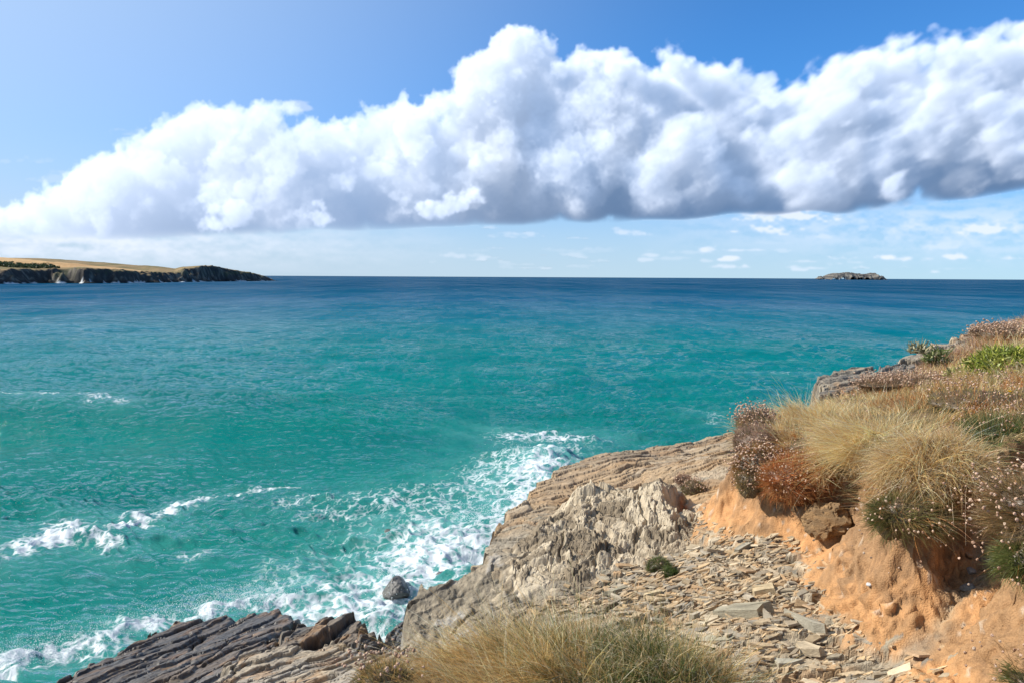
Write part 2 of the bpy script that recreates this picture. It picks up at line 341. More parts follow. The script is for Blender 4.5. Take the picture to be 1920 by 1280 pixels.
def make_world():
    w = bpy.data.worlds.new("World"); SC.world = w; w.use_nodes = True; t = w.node_tree; t.nodes.clear()
    def n(ty): return t.nodes.new(ty)
    a, Ls, As = build_clouds(); NX, NZ = a.shape
    col = Ls[..., None] * np.array(CLOUD_SUN) + As[..., None] * np.array(CLOUD_AMB)
    px = np.zeros((NZ, NX, 4), np.float32); al = np.clip(a, 1e-4, 1)
    px[..., :3] = (col / al[..., None]).transpose(1, 0, 2); px[..., 3] = a.T
    px[..., :3] = np.where(a.T[..., None] > .002, px[..., :3], .8)
    im = bpy.data.images.new("cloud_field", NX, NZ, alpha=True, float_buffer=True); im.colorspace_settings.name = 'Non-Color'
    im.alpha_mode = 'CHANNEL_PACKED'; im.pixels.foreach_set(px.ravel()); im.update(); im.pack()
    sky = n('ShaderNodeTexSky'); sky.sky_type = 'NISHITA'; sky.sun_disc = False; sky.sun_elevation = R(SUN_EL); sky.sun_rotation = R(SUN_AZ)
    sky.air_density = .6; sky.dust_density = 0; sky.ozone_density = 6.0; sky.altitude = 10
    tc = n('ShaderNodeTexCoord'); sp = n('ShaderNodeSeparateXYZ'); t.links.new(tc.outputs['Generated'], sp.inputs[0])
    def m(op, x, y, cl=False):
        q = n('ShaderNodeMath'); q.operation = op; q.use_clamp = cl
        for i, z in enumerate((x, y)):
            if isinstance(z, (int, float)): q.inputs[i].default_value = z
            else: t.links.new(z, q.inputs[i])
        return q.outputs[0]
    yy = m('MAXIMUM', sp.outputs[1], .02)
    uu = m('ADD', m('MULTIPLY', m('DIVIDE', sp.outputs[0], yy), F / 1.9 / NX), .5); vv = m('MULTIPLY', m('DIVIDE', sp.outputs[2], yy), F / 1.9 / NZ)
    cb = n('ShaderNodeCombineXYZ'); t.links.new(uu, cb.inputs[0]); t.links.new(vv, cb.inputs[1])
    ti = n('ShaderNodeTexImage'); ti.image = im; ti.extension = 'CLIP'; ti.interpolation = 'Cubic'; t.links.new(cb.outputs[0], ti.inputs[0])
    fr = m('GREATER_THAN', sp.outputs[1], .05)
    al = m('MULTIPLY', ti.outputs['Alpha'], fr, True)
    def mr(v, a, b, c, d):
        q = n('ShaderNodeMapRange'); q.interpolation_type = 'SMOOTHSTEP'; t.links.new(v, q.inputs[0])
        for i, z in enumerate((a, b, c, d)): q.inputs[i + 1].default_value = z
        return q.outputs[0]
    kz = mr(sp.outputs[2], 0., .32, *SKY_LOHI)
    st_ = n('ShaderNodeVectorMath'); st_.operation = 'MULTIPLY'; t.links.new(sky.outputs[0], st_.inputs[0]); st_.inputs[1].default_value = SKY_TINT
    sc = n('ShaderNodeVectorMath'); sc.operation = 'SCALE'; t.links.new(st_.outputs[0], sc.inputs[0]); t.links.new(kz, sc.inputs['Scale'])
    # bright air round the sun and thin humid veil over the horizon
    dt = n('ShaderNodeVectorMath'); dt.operation = 'DOT_PRODUCT'; t.links.new(tc.outputs['Generated'], dt.inputs[0]); dt.inputs[1].default_value = tuple(sun_vec)
    def veil(prev, fac, col):
        q = n('ShaderNodeMix'); q.data_type = 'RGBA'; t.links.new(fac, q.inputs[0]); t.links.new(prev, q.inputs[6]); q.inputs[7].default_value = (*[c / SKY_STR / 2 ** EXPO for c in col], 1); return q.outputs[2]
    c1 = veil(sc.outputs[0], m('MULTIPLY', mr(dt.outputs['Value'], -.02, .95, 0, 1), .9), (.62, .78, .98))
    c2 = veil(c1, m('MULTIPLY', mr(sp.outputs[2], .17, .0, 0, 1), mr(sp.outputs[0], .75, -.5, .72, .95)), (.56, .69, .82))
    class vm: outputs = [None, None, c2]
    class _o: outputs = [vm.outputs[2]]
    sc = _o
    mx = n('ShaderNodeMix'); mx.data_type = 'RGBA'; t.links.new(al, mx.inputs[0]); t.links.new(sc.outputs[0], mx.inputs[6]); t.links.new(ti.outputs['Color'], mx.inputs[7])
    bg = n('ShaderNodeBackground'); t.links.new(mx.outputs[2], bg.inputs[0]); bg.inputs[1].default_value = SKY_STR
    o = n('ShaderNodeOutputWorld'); t.links.new(bg.outputs[0], o.inputs[0])
SKY_STR = .15; SKY_LOHI = (.74, .97); SKY_TINT = (.52, .98, 1.16)
CLOUD_SUN = tuple(.90 / SKY_STR / 2 ** EXPO * c for c in (1., .985, .96)); CLOUD_AMB = tuple(.86 / SKY_STR / 2 ** EXPO * c for c in (.125, .305, .64))
make_world()
# ------------------------------------------------------------------ sea
def wave_field(x, y, lam_min):
    """sum of directional waves with chop; waves shorter than the local mesh can hold fade out"""
    rng = np.random.default_rng(11); dx = np.zeros_like(x); dy = np.zeros_like(x); dz = np.zeros_like(x)
    n = 200; lam = np.exp(np.linspace(np.log(.25), np.log(26), n)) * rng.uniform(.94, 1.06, n)
    for L in lam:
        th = R(-97) + rng.normal(0, .55 if L < 6 else .28)       # travelling towards the shore
        k = 2 * math.pi / L; amp = .0125 * L ** .70 * rng.uniform(.5, 1.4) * np.interp(L, [.25, 1.2, 3, 8, 26], [1.05, .88, .54, .36, .34])
        w = np.clip(L / lam_min - 1.0, 0, 1)
        ph = k * (math.cos(th) * x + math.sin(th) * y) + rng.uniform(0, 6.283)
        c = np.cos(ph); s_ = np.sin(ph); a = amp * w
        dz += a * c; dx -= a * .3 * math.cos(th) * s_; dy -= a * .3 * math.sin(th) * s_
    return dx, dy, dz
FOAM_POLY = [[(1056, 862), (1000, 876), (945, 905), (915, 960), (890, 985), (770, 990), (700, 1035), (650, 1085), (560, 1110), (500, 1140), (480, 1160), (560, 1190), (700, 1230), (820, 1190), (860, 1110), (1000, 1080), (1100, 950)],
             [(-20, 1072), (-10, 1038), (50, 1017), (85, 985), (128, 976), (165, 1005), (236, 1006), (222, 1038), (190, 1047), (150, 1022), (70, 1040), (20, 1062)]]
FOAM_LINE = [([(235, 995), (280, 962), (330, 938), (385, 915)], .55, .9), ([(410, 912), (470, 903), (560, 900)], .35, .6), ([(545, 945), (600, 932)], .8, .55), ([(330, 1060), (375, 1050)], .4, .5),
             ([(-60, 1275), (60, 1240), (180, 1212), (330, 1160), (430, 1140), (540, 1128)], .66, .85), ([(960, 828), (1010, 826), (1075, 834)], 1.0, .75), ([(1000, 858), (1090, 852)], .9, .5),
             ([(-20, 804), (40, 806), (110, 809), (230, 818)], .26, .56), ([(620, 960), (800, 960), (900, 930)], 1.5, .45), ([(640, 1040), (700, 960), (790, 930)], 1.2, .35),
             ([(440, 1150), (560, 1090), (640, 1030)], 1.8, .4), ([(700, 945), (850, 965), (980, 870)], 2.0, .5), ([(1420, 703), (1470, 706)], .5, .4), ([(1330, 775), (1345, 800)], .5, .35)]
def sea():
    rows = np.concatenate([np.linspace(519.3, 545, 52), np.linspace(545.6, 700, 230), np.linspace(700.8, 1420, 720)]) - 519
    tan = np.tan(np.arctan((rows + 519 - 640) / F) + R(PITCH)); tan[0] = max(tan[0], 1.2e-4); tan = np.maximum.accumulate(np.maximum(tan, 1.2e-4 + np.arange(len(tan)) * 1e-6))
    r = H / tan[::-1]                                             # near -> far
    az = np.concatenate([np.linspace(-70, -37, 90)[:-1], np.linspace(-37, 37, 1500), np.linspace(37, 80, 80)[1:]])
    rr, aa = np.meshgrid(r, np.radians(az), indexing='ij'); y0 = rr; x0 = rr * np.tan(aa)
    dr = np.abs(np.gradient(r))[:, None] + 0 * aa; dlat = rr * np.abs(np.gradient(np.radians(az)))[None, :]
    lam = np.maximum(.5 * dr, dlat) * 2.2
    dx, dy, dz = wave_field(x0, y0, lam)
    calm = .62 + .5 * sstep(-.4, .5, fbm2(x0 / 14, y0 / 9, 3, 5))
    far = np.clip(80 / np.maximum(rr, 80), .5, 1)
    dx *= calm; dy *= calm; dz *= calm * 1.0
    # the swell that is about to break
    yc = 45.5 + 1.2 * np.sin(x0 / 19 + .6) + .25 * np.sin(x0 / 7.3) - .03 * (x0 + 20) + .7 * fbm2(x0 / 14, y0 / 30, 2, 9)
    amp = (.88 * sstep(3, -17, x0) + .05) * sstep(-75, -50, x0); t = y0 - yc
    prof = np.where(t < 0, np.exp(-(t / 3.6) ** 2), np.exp(-(t / 9.0) ** 2)) - .35 * np.exp(-((t + 9) / 6.) ** 2)
    face = np.clip(np.exp(-((t + 4.0) / 4.2) ** 2) * amp, 0, 1); dx *= 1 - .6 * face; dy *= 1 - .6 * face; dz = dz * (1 - .58 * face) + amp * prof * 2.35
    for (yb, ab, wd, sl, sd) in ((33., .34, 3.2, .10, 3), (27.5, .28, 2.6, .16, 4), (41., .30, 4., .06, 6), (74., .5, 5., -.02, 7), (98., .55, 6, .03, 8), (135., .7, 8, -.02, 9), (23, .22, 2., .2, 10)):
        yc2 = yb + sl * x0 + 3.0 * fbm2(x0 / 22, y0 * 0 + sd, 3, sd); t2 = y0 - yc2
        dz = dz + ab * sstep(-.45, .35, fbm2(x0 / 13 + sd, y0 / 40, 2, sd + 40)) * np.where(t2 < 0, np.exp(-(t2 / wd) ** 2), np.exp(-(t2 / (wd * 1.9)) ** 2))
    # foam masks on the sea plane
    foam = np.zeros_like(x0); near = rr < 120
    xs, ys = x0[near], y0[near]; f = np.zeros_like(xs); milk = np.zeros_like(xs)
    wx = xs + .5 * fbm2(xs / 1.6, ys / 1.6, 4, 21); wy = ys + .5 * fbm2(xs / 1.6 + 9, ys / 1.6, 4, 22)
    for k, pl in enumerate(FOAM_POLY):
        pp = [S(*q)[:2] for q in pl]; d = poly_sdf(wx, wy, pp)
        f = np.maximum(f, sstep(-2.6, 2.8, d) * .95 if k == 0 else sstep(-.5, .9, d) * .95); milk = np.maximum(milk, sstep(-4.5, 1.5, d) * (1 if k == 0 else .5))
    for pl, wd, st in FOAM_LINE:
        pp = [S(*q)[:2] for q in pl]; d = line_dist(wx, wy, pp); sc = max(1, np.mean([p[1] for p in pp]) / 28)
        f = np.maximum(f, st * np.exp(-(d / (wd * sc)) ** 2)); milk = np.maximum(milk, .6 * st * np.exp(-(d / (2.5 * wd * sc)) ** 2))
    foam[near] = f; mk = np.zeros_like(x0); mk[near] = milk
    tb = np.zeros_like(x0); m2 = rr < 50
    tb[m2] = .10 * ridge2(x0[m2] / 1.6, y0[m2] / 1.6, 3, 31) * np.clip(foam[m2], 0, 1) + .02 * fbm2(x0[m2] / .4, y0[m2] / .4, 3, 33) * np.clip(foam[m2], 0, 1)
    dz = dz + tb
    # a wave surging up the cliff foot, left of the platform
    q = S(985, 905)[:2]; d = np.hypot((x0 - q[0] - 1) / 2.2, (y0 - q[1]) / 4.5); dz = dz + 1.1 * np.exp(-d * d)
    z = dz * far; x = x0 + dx * far; y = y0 + dy * far
    co = np.stack([x, y, z], -1).reshape(-1, 3)
    t = NT('sea_water'); p = t.pos(); ln = t.n('ShaderNodeVectorMath', operation='LENGTH'); t.l(p, ln.inputs[0])
    dist = ln.outputs['Value']
    # sand-floored shallows turn to deep blue offshore: the colour of the water itself
    big = t.noise(t.scale(p, .006, .02, 1), 1., 4, .55); ld = t.math('LOGARITHM', dist, 10.)
    ldn = t.math('ADD', ld, t.math('MULTIPLY', t.math('SUBTRACT', big, .5), .30))
    cr = t.n('ShaderNodeValToRGB'); t.l(t.math('DIVIDE', ldn, 4.), cr.inputs[0]); e = cr.color_ramp.elements
    for i, (ps, c) in enumerate(WATER_RAMP):
        el = e[i] if i < 2 else e.new(ps)
        el.position = ps; el.color = (*c, 1)
    patch = t.noise(t.scale(p, .05, .12, 1), 1., 5, .6)
    c1 = t.mixc(t.maprange(patch, .35, .7, 0, .35), cr.outputs[0], (.0, .085, .10))
    mk_ = t.attr('milk'); mn = t.noise(p, .7, 5, .6)
    c2 = t.mixc(t.math('MULTIPLY', t.maprange(mn, .3, .7, .3, 1.), t.math('MULTIPLY', mk_, .7), True), c1, (.16, .44, .42))
    # foam lace
    fo = t.attr('foam'); ws = t.n('ShaderNodeVectorMath', operation='ADD'); nz = t.n('ShaderNodeTexNoise'); nz.inputs['Scale'].default_value = .9; nz.inputs['Detail'].default_value = 4; t.l(p, nz.inputs['Vector'])
    sc_ = t.n('ShaderNodeVectorMath', operation='SCALE'); sc_.inputs['Scale'].default_value = 1.1; t.l(nz.outputs['Color'], sc_.inputs[0]); t.l(p, ws.inputs[0]); t.l(sc_.outputs[0], ws.inputs[1])
    def lace(scale):
        v = t.n('ShaderNodeTexVoronoi', feature='DISTANCE_TO_EDGE'); v.inputs['Scale'].default_value = scale; t.l(ws.outputs[0], v.inputs['Vector']); return v.outputs['Distance']
    l1 = t.maprange(lace(1.7), 0, .34, 1, 0); l2 = t.maprange(lace(5.0), 0, .34, 1, 0); nn = t.noise(ws.outputs[0], 3.4, 8, .7)
    pat = t.math('ADD', t.math('MULTIPLY', l1, .32), t.math('ADD', t.math('MULTIPLY', l2, .22), t.math('MULTIPLY', nn, .75)))
    amt = t.math('SUBTRACT', t.math('ADD', pat, t.math('MULTIPLY', fo, .62)), .98)
    fm = t.maprange(amt, -.04, .42)
    fm = t.math('MULTIPLY', fm, t.maprange(fo, .03, .2), True)
    speck = t.math('MULTIPLY', t.maprange(t.noise(p, 3.0, 6, .75), .70, .76), t.maprange(dist, 25, 90, .55, 0), True)
    fm = t.math('MAXIMUM', fm, speck)
    d1 = t.noise(t.scale(p, .8, 1.9, 1, .06), 1.9, 5, .62); d2 = t.noise(t.scale(p, .6, 1.5, 1, .3), 11., 3, .6); d3 = t.noise(t.scale(p, .35, 1, 1, .05), .5, 6, .66)
    d4 = t.noise(t.scale(p, .25, 1, 1, .1), .06, 6, .65)
    b1 = t.n('ShaderNodeBump'); b1.inputs['Strength'].default_value = .85; b1.inputs['Distance'].default_value = .48
    t.l(t.math('MULTIPLY', t.math('ADD', d1, t.math('MULTIPLY', d2, .22)), t.maprange(t.attr('swell'), 0., 1., 1., .28, False)), b1.inputs['Height'])
    b2 = t.n('ShaderNodeBump'); b2.inputs['Strength'].default_value = 1.; t.l(t.math('MULTIPLY', t.math('MULTIPLY', d3, t.maprange(dist, 40, 160)), t.maprange(t.attr('swell'), 0., 1., 1., .28, False)), b2.inputs['Height']); b2.inputs['Distance'].default_value = 1.3; t.l(b1.outputs[0], b2.inputs['Normal'])
    b3 = t.n('ShaderNodeBump'); b3.inputs['Strength'].default_value = .9; t.l(t.math('MULTIPLY', d4, t.maprange(dist, 150, 700)), b3.inputs['Height']); b3.inputs['Distance'].default_value = 4.0; t.l(b2.outputs[0], b3.inputs['Normal'])
    # body colour under a Fresnel sheen; far off, unresolved wave slopes keep the mean reflectance low and gusts vary it
    gn = t.noise(t.scale(p, .5, .14, 1, .03), .022, 9, .85)
    cap = t.math('MULTIPLY', t.maprange(ld, 1.6, 2.9, 1.0, .15), t.maprange(gn, .40, .62, .12, 1.9))
    fr = t.n('ShaderNodeFresnel'); fr.inputs['IOR'].default_value = 1.333; t.l(b3.outputs[0], fr.inputs['Normal'])
    df = t.n('ShaderNodeBsdfDiffuse'); t.l(c2, df.inputs[0])
    # light wells up from below the surface, so the body colour hardly follows the ripples
    ge = t.n('ShaderNodeNewGeometry'); nm = t.n('ShaderNodeMix', data_type='VECTOR'); nm.inputs[0].default_value = .8; t.l(b1.outputs[0], nm.inputs[4]); nm.inputs[5].default_value = (0, 0, 1); t.l(nm.outputs[1], df.inputs['Normal'])
    gl = t.n('ShaderNodeBsdfGlossy'); t.l(b3.outputs[0], gl.inputs['Normal']); t.l(t.maprange(dist, 20, 900, .05, .2), gl.inputs['Roughness'])
    pb = t.n('ShaderNodeMixShader'); t.l(t.math('MINIMUM', t.maprange(fr.outputs[0], .07, .52, .01, 1., False), cap), pb.inputs[0]); t.l(df.outputs[0], pb.inputs[1]); t.l(gl.outputs[0], pb.inputs[2])
    fb = t.n('ShaderNodeBsdfPrincipled'); fb.inputs['Base Color'].default_value = (.58, .62, .64, 1); fb.inputs['Roughness'].default_value = .7
    bf = t.n('ShaderNodeBump'); bf.inputs['Strength'].default_value = .6; bf.inputs['Distance'].default_value = .05; t.l(pat, bf.inputs['Height']); t.l(bf.outputs[0], fb.inputs['Normal'])
    m = t.n('ShaderNodeMixShader'); t.l(fm, m.inputs[0]); t.l(pb.outputs[0], m.inputs[1]); t.l(fb.outputs[0], m.inputs[2])
    o = np_mesh('sea', co, quads=grid_faces(*x0.shape), mat=t.out(m.outputs[0]), attrs=dict(foam=foam, milk=mk, swell=face))
    tag(o, 'turquoise sea turning deep blue towards the horizon', None, kind='structure')
WATER_RAMP = [(0.0, (0.0005, 0.1665, 0.1395)), (0.36, (0.0005, 0.1665, 0.1395)), (0.43, (0.0005, 0.1602, 0.1458)), (0.5, (0.0005, 0.1575, 0.1665)), (0.56, (0.0005, 0.1215, 0.18)), (0.62, (0.0005, 0.0792, 0.1665)), (0.72, (0.0005, 0.0495, 0.1215)), (1.0, (0.0005, 0.0468, 0.117))]
sea()
def spray():
    rng = np.random.default_rng(21); pts = []; rs = []
    ln = [S(*q)[:2] for q in ((-40, 1262), (60, 1238), (180, 1206), (330, 1162), (420, 1146), (540, 1132))]
    for k in range(6000):
        i = min(int(rng.random() * 5), 4); a, b = ln[i], ln[i + 1]; f = rng.random(); h = abs(rng.normal(0, .30)) * (.4 + .6 * abs(math.sin(i * 2.1 + f * 5)))
        pts.append((a[0] + (b[0] - a[0]) * f + rng.normal(0, .45), a[1] + (b[1] - a[1]) * f + rng.normal(.35, .5), .1 + h)); rs.append(rng.uniform(.003, .009) * (1.6 if h < .15 else 1))
    for (u, v, n, w, hh) in [(990, 900, 1200, 1.3, .7), (900, 985, 900, .8, .35), (700, 1190, 500, .7, .3), (740, 1095, 400, .6, .3)]:
        c = S(u, v)
        for k in range(n): pts.append((c[0] + rng.normal(0, w * .6), c[1] + rng.normal(0, w), .15 + abs(rng.normal(0, hh)))); rs.append(rng.uniform(.004, .015))
    for k in range(700):
        q = S(rng.uniform(-20, 900), rng.uniform(870, 1180)); pts.append((q[0], q[1], .06)); rs.append(rng.uniform(.006, .015))
    pts = np.array(pts); rs = np.array(rs); v = np.array([(1, 0, 0), (-1, 0, 0), (0, 1, 0), (0, -1, 0), (0, 0, 1), (0, 0, -1)]); f = np.array([(0, 2, 4), (2, 1, 4), (1, 3, 4), (3, 0, 4), (2, 0, 5), (1, 2, 5), (3, 1, 5), (0, 3, 5)])
    t = NT('spray_water'); pb = t.n('ShaderNodeBsdfPrincipled'); pb.inputs['Base Color'].default_value = (.8, .84, .86, 1); pb.inputs['Roughness'].default_value = .3
    tag(np_mesh('spray', (pts[:, None] + v[None] * rs[:, None, None]).reshape(-1, 3), tris=(np.arange(len(pts))[:, None, None] * 6 + f[None]).reshape(-1, 3), mat=t.out(pb.outputs[0])), 'white droplets of spray thrown up where surf meets the rocks', None, kind='stuff')
spray()
# ------------------------------------------------------------------ far headland
def headland():
    c1 = [S(u, v)[:2] for u, v in ((-500, 538), (-250, 535), (-60, 533), (40, 532.2), (90, 531.3), (160, 531.8), (235, 531.2), (300, 530.3), (326, 529.3))]
    c2 = [S(u, v)[:2] for u, v in ((352, 528.6), (400, 528.2), (450, 527.6), (490, 527.2), (511, 526.7))]
    tip = [(c1[-1][0] + 8, c1[-1][1] + 60)]
    poly = np.array(c1 + tip + [(c2[0][0] - 70, c2[0][1] + 10)] + c2 + [(c2[-1][0] - 10, c2[-1][1] + 60), (c2[0][0] - 60, c2[0][1] + 260), (-800, 2100), (-1600, 1900), (-1600, 700)])
    xs = np.concatenate([np.arange(-1100, -560, 5.), np.arange(-560, -330, 1.6)]); ys = np.concatenate([np.arange(690, 1480, 2.2), np.arange(1480, 1800, 12)])
    x, y = np.meshgrid(xs, ys); wx = x + 7 * fbm2(x / 26, y / 26, 4, 3); wy = y + 9 * fbm2(x / 26, y / 26, 4, 4)
    d = poly_sdf(wx, wy, poly)
    u = 960 + x / y * F
    # cliff top height along the shore
    ct = np.interp(u, [-200, 0, 70, 150, 230, 262, 300, 330, 345, 380, 400, 440, 470, 500, 514], [13.5, 13.5, 14.5, 16, 15, 13, 12.5, 11, 16, 21, 21.5, 16, 13, 6, 1])
    back = sstep(1000, 1120, y) * sstep(250, 300, u) * 8
    hl = np.interp(u, [-200, 0, 60, 200, 300, 340, 380, 410, 440, 472, 500, 514], [34, 33.5, 34, 32.5, 33, 30, 27, 23, 17.5, 12, 5, 0])
    prof = sstep(0, 13, d + 2.5 * fbm2(x / 8, y / 8, 3, 8))
    z = (ct + back * .15) * prof ** .8 + np.maximum(hl - ct, 0) * sstep(8, 260, d + 60 * sstep(300, 420, u))
    rough = (1 - sstep(10, 22, d)) * sstep(-2, 4, d)
    z = z + rough * (1.9 * ridge2(x / 16, y / 16, 5, 5, .55) - 2.2) * sstep(0, 12, ct) + .5 * fbm2(x / 40, y / 40, 4, 6)
    st = S(478, 513, 0)[:2]
    q = P(478, 520, 1285); z = z + 7.0 * np.exp(-(((x - q[0]) / 4.5) ** 2)) * sstep(40, 10, np.abs(y - q[1]))
    z = np.where(d < -3, -4, z)
    n1 = fbm2(x / 30, y / 90, 4, 12); n2 = fbm2(x / 5, y / 5, 4, 13)
    grass = mix(C(.27, .19, .10), C(.17, .145, .07), sstep(-.4, .5, n1 + .4 * n2))
    field = mix(C(.43, .26, .12), C(.52, .34, .17), sstep(-.5, .5, np.sin(x * .9 + y * .25) * .3 + n1))
    fm = sstep(-6, 6, poly_sdf(x + 5 * n1, y, [P(-200, 500, 860)[:2], P(60, 503, 880)[:2], P(225, 505, 900)[:2], P(268, 500, 1010)[:2], P(292, 494, 1080)[:2], P(262, 489, 1160)[:2], P(-200, 487, 1160)[:2]]))
    track = np.exp(-(line_dist(x, y, [P(150, 499, 905)[:2], P(235, 503, 930)[:2], P(300, 514, 945)[:2]]) / 3.5) ** 2)
    top = mix(grass, field, fm); top = mix(top, C(.42, .32, .18), track * .8)
    hd = np.exp(-(line_dist(x, y, [P(-200, 487, 1165)[:2], P(120, 485, 1168)[:2], P(280, 488, 1168)[:2], P(300, 493, 1090)[:2]]) / 3.) ** 2)
    top = mix(top, C(.05, .055, .03), hd * .8)
    zy, zx = np.gradient(z); sl = np.hypot(zx / np.gradient(xs)[None, :], zy / np.gradient(ys)[:, None])
    cl = sstep(.35, .8, sl) * sstep(20, 11, d)
    cl = np.maximum(cl, sstep(9, 5, d))
    rock = mix(C(.05, .047, .044), C(.17, .15, .12), sstep(0, .7, n2 + .5 * n1)); rock = mix(rock, C(.09, .10, .045), .5 * sstep(.1, .5, fbm2(x / 12, z / 6, 4, 17)) * sstep(4, 10, z))
    rock = mix(rock, C(.02, .02, .02), sstep(3.2, 1.2, z)); rock = mix(rock, C(.7, .72, .72), sstep(1.0, .3, z) * sstep(.05, .35, noise2(x / 14, y / 14, 44)))
    col = mix(top, rock, cl)
    keep = z > -3.5; co = np.stack([x, y, z], -1).reshape(-1, 3)
    qd = grid_faces(*x.shape, keep=keep); co, qd, (cc,) = compact(co, qd, col.reshape(-1, 3))
    o = np_mesh('headland_hill', co, quads=qd, mat=rock_material('headland_surface', .95, .6, .12, .1, .35), col=cc)
    tag(o, 'low brown grassy headland with dark cliffs across the bay', None, kind='structure')
    return (xs, ys, z)
HL = headland()
def hl_z(x, y):
    xs, ys, z = HL; return z[np.clip(np.searchsorted(ys, y), 0, len(ys) - 1), np.clip(np.searchsorted(xs, x), 0, len(xs) - 1)]
M_LEAF = blade_material('leaf_blade', .3)
def leaf_cloud(centers, radii, n, size, cols, rng, flat=.8):
    """many small leaf faces spread over lumpy clumps"""
    k = rng.integers(0, len(centers), n); d = rng.normal(size=(n, 3)); d /= np.linalg.norm(d, axis=1)[:, None]
    p = centers[k] + d * radii[k][:, None] * (rng.random(n) ** .4)[:, None] * np.array([1, 1, flat])
    a = rng.normal(size=(n, 3)); a /= np.linalg.norm(a, axis=1)[:, None]; b = np.cross(a, rng.normal(size=(n, 3))); b /= np.linalg.norm(b, axis=1)[:, None]
    s = size * rng.uniform(.6, 1.4, n)[:, None]
    co = np.stack([p - a * s, p + b * s * .5, p + a * s, p - b * s * .5], 1).reshape(-1, 3)
    c = np.asarray(cols)[rng.integers(0, len(cols), n)] * rng.uniform(.75, 1.25, (n, 1))
    return co, np.arange(4 * n).reshape(-1, 4), np.repeat(c, 4, 0)
def hedge():
    rng = np.random.default_rng(3); cs = []; rs = []
    for u in np.linspace(-160, 108, 60):
        for k in range(3):
            y = rng.uniform(862, 900); x = (u + rng.uniform(-4, 4) - 960) / F * y; r = rng.uniform(2.4, 4.0) * (1 if u < 90 else .75); cs.append((x, y, hl_z(x, y) + r * .45)); rs.append(r)
    co, q, c = leaf_cloud(np.array(cs), np.array(rs), 16000, .75, [C(.035, .06, .02), C(.05, .08, .03), C(.025, .045, .02)], rng)
    o = np_mesh('hedge', co, quads=q, mat=M_LEAF, col=c, smooth=False)
    tag(o, 'dark green row of bushes along the field edge on the far headland', 'hedge')
hedge()
# ------------------------------------------------------------------ island on the horizon
M_FARROCK = rock_material('island_rock', .95, .5, .02, .1, .3)
def islet(name, D, prof, label, seed, depth=90):
    us = np.linspace(prof[0][0] - 1, prof[-1][0] + 1, 150); xs = np.array([P(u, 523, D)[0] for u in us]); pu = np.array([p[0] for p in prof]); pz = np.array([P(p[0], p[1], D)[2] for p in prof])
    ht = np.interp(us, pu, pz); ys = np.linspace(-1, 1, 60); x = np.repeat(xs[None], 60, 0); yy = np.repeat(ys[:, None], 150, 1)
    prof_y = np.clip(1 - np.abs(yy + .12 * fbm2(x / 60, yy * 2, 4, seed)) ** 2.2, 0, 1) ** .55
    z = np.maximum(ht, -5)[None] * prof_y + 5.5 * ridge2(x / 42, yy * depth / 42, 5, seed, .6) * (prof_y > .05) * np.clip(ht / 15, 0, 1)[None] - 6 * (prof_y < .02)
    col = mix(C(.085, .08, .075), C(.19, .175, .15), sstep(-.5, .6, fbm2(x / 50, z / 22, 4, seed + 3))); col = mix(col, C(.03, .03, .03), sstep(9, 3, z)); col = mix(col, C(.7, .72, .72), sstep(2.5, .5, z) * sstep(.1, .4, noise2(x / 25, yy * 0 + seed, seed)))
    o = np_mesh(name, np.stack([x, D + yy * depth, z], -1).reshape(-1, 3), quads=grid_faces(60, 150), mat=M_FARROCK, col=col.reshape(-1, 3)); tag(o, label, 'island')
islet('rocky_island', 7000, [(1545.5, 524), (1549, 521), (1552, 517.5), (1558, 515.5), (1563, 514.2), (1570, 514.6), (1577, 514.2), (1583, 512.6), (1589, 512.2), (1594, 514), (1596, 513), (1600, 515.2), (1607, 514.6), (1612, 516), (1619, 516), (1626, 515.8), (1633, 513.6), (1636, 513.6), (1640, 517.5), (1643, 521), (1645.5, 524)], 'long low grey rocky island on the horizon', 5, 130)
islet('small_islet', 6900, [(1530, 523.6), (1534, 521.5), (1537, 519.2), (1540, 520.6), (1544, 522), (1548, 523.8)], 'tiny pointed dark islet just left of the long island', 15, 40)
islet('small_islet', 6900, [(1644.5, 524), (1647, 521.2), (1651, 519.6), (1654, 519.4), (1657, 521.6), (1660, 524)], 'tiny rounded dark islet just right of the long island', 25, 40)
# ------------------------------------------------------------------ near cliff: rock platform, soil bank, grassy top
def pv(u, v, y): return tuple(P(u, v, y))
def ze(*p): return (p[0], p[1], H + p[2])
PLAT = TPS([pv(1300, 1240, 5.0), pv(1250, 1000, 7.7), pv(1430, 955, 7.2), pv(1600, 1150, 5.3), pv(1370, 815, 12.), pv(1060, 870, 10.5), pv(940, 970, 8.5), pv(920, 1060, 7.4), pv(800, 1112, 7.2), pv(790, 1190, 6.6),
            pv(1720, 1270, 4.35), pv(1850, 1200, 4.3), pv(1900, 1110, 4.5), pv(1800, 1280, 4.1), pv(1380, 870, 9.2), pv(1150, 1000, 8.0), pv(1100, 1130, 6.6), pv(1000, 1100, 6.9), pv(1480, 1100, 5.9), pv(1380, 1060, 6.4), pv(1280, 845, 11.3), pv(1420, 1180, 5.2),
            ze(.47, 3.6, -1.90), ze(-.4, 3.3, -1.88), ze(.95, 3.4, -2.02), ze(0, 2.5, -1.75), ze(0, 0, -1.65), ze(2, 2.3, -1.8), ze(1.6, 3.5, -2.2), ze(.5, 4.35, -2.35), ze(0, 4.3, -2.42), ze(-.45, 4.2, -2.45),
            ze(1.2, 4.3, -2.42), ze(.4, 5.2, -2.68), ze(-.3, 5.5, -2.85), ze(3, 4.9, -1.78), ze(4, 5, -1.7), ze(4, 9, -2.1), ze(6, 12, -2.0), ze(12, 17, -1.8), ze(-3, -2, -1.7), ze(6, -2, -1.5), ze(20, 25, -1.8), ze(5, 13.5, -2.3)], .002)
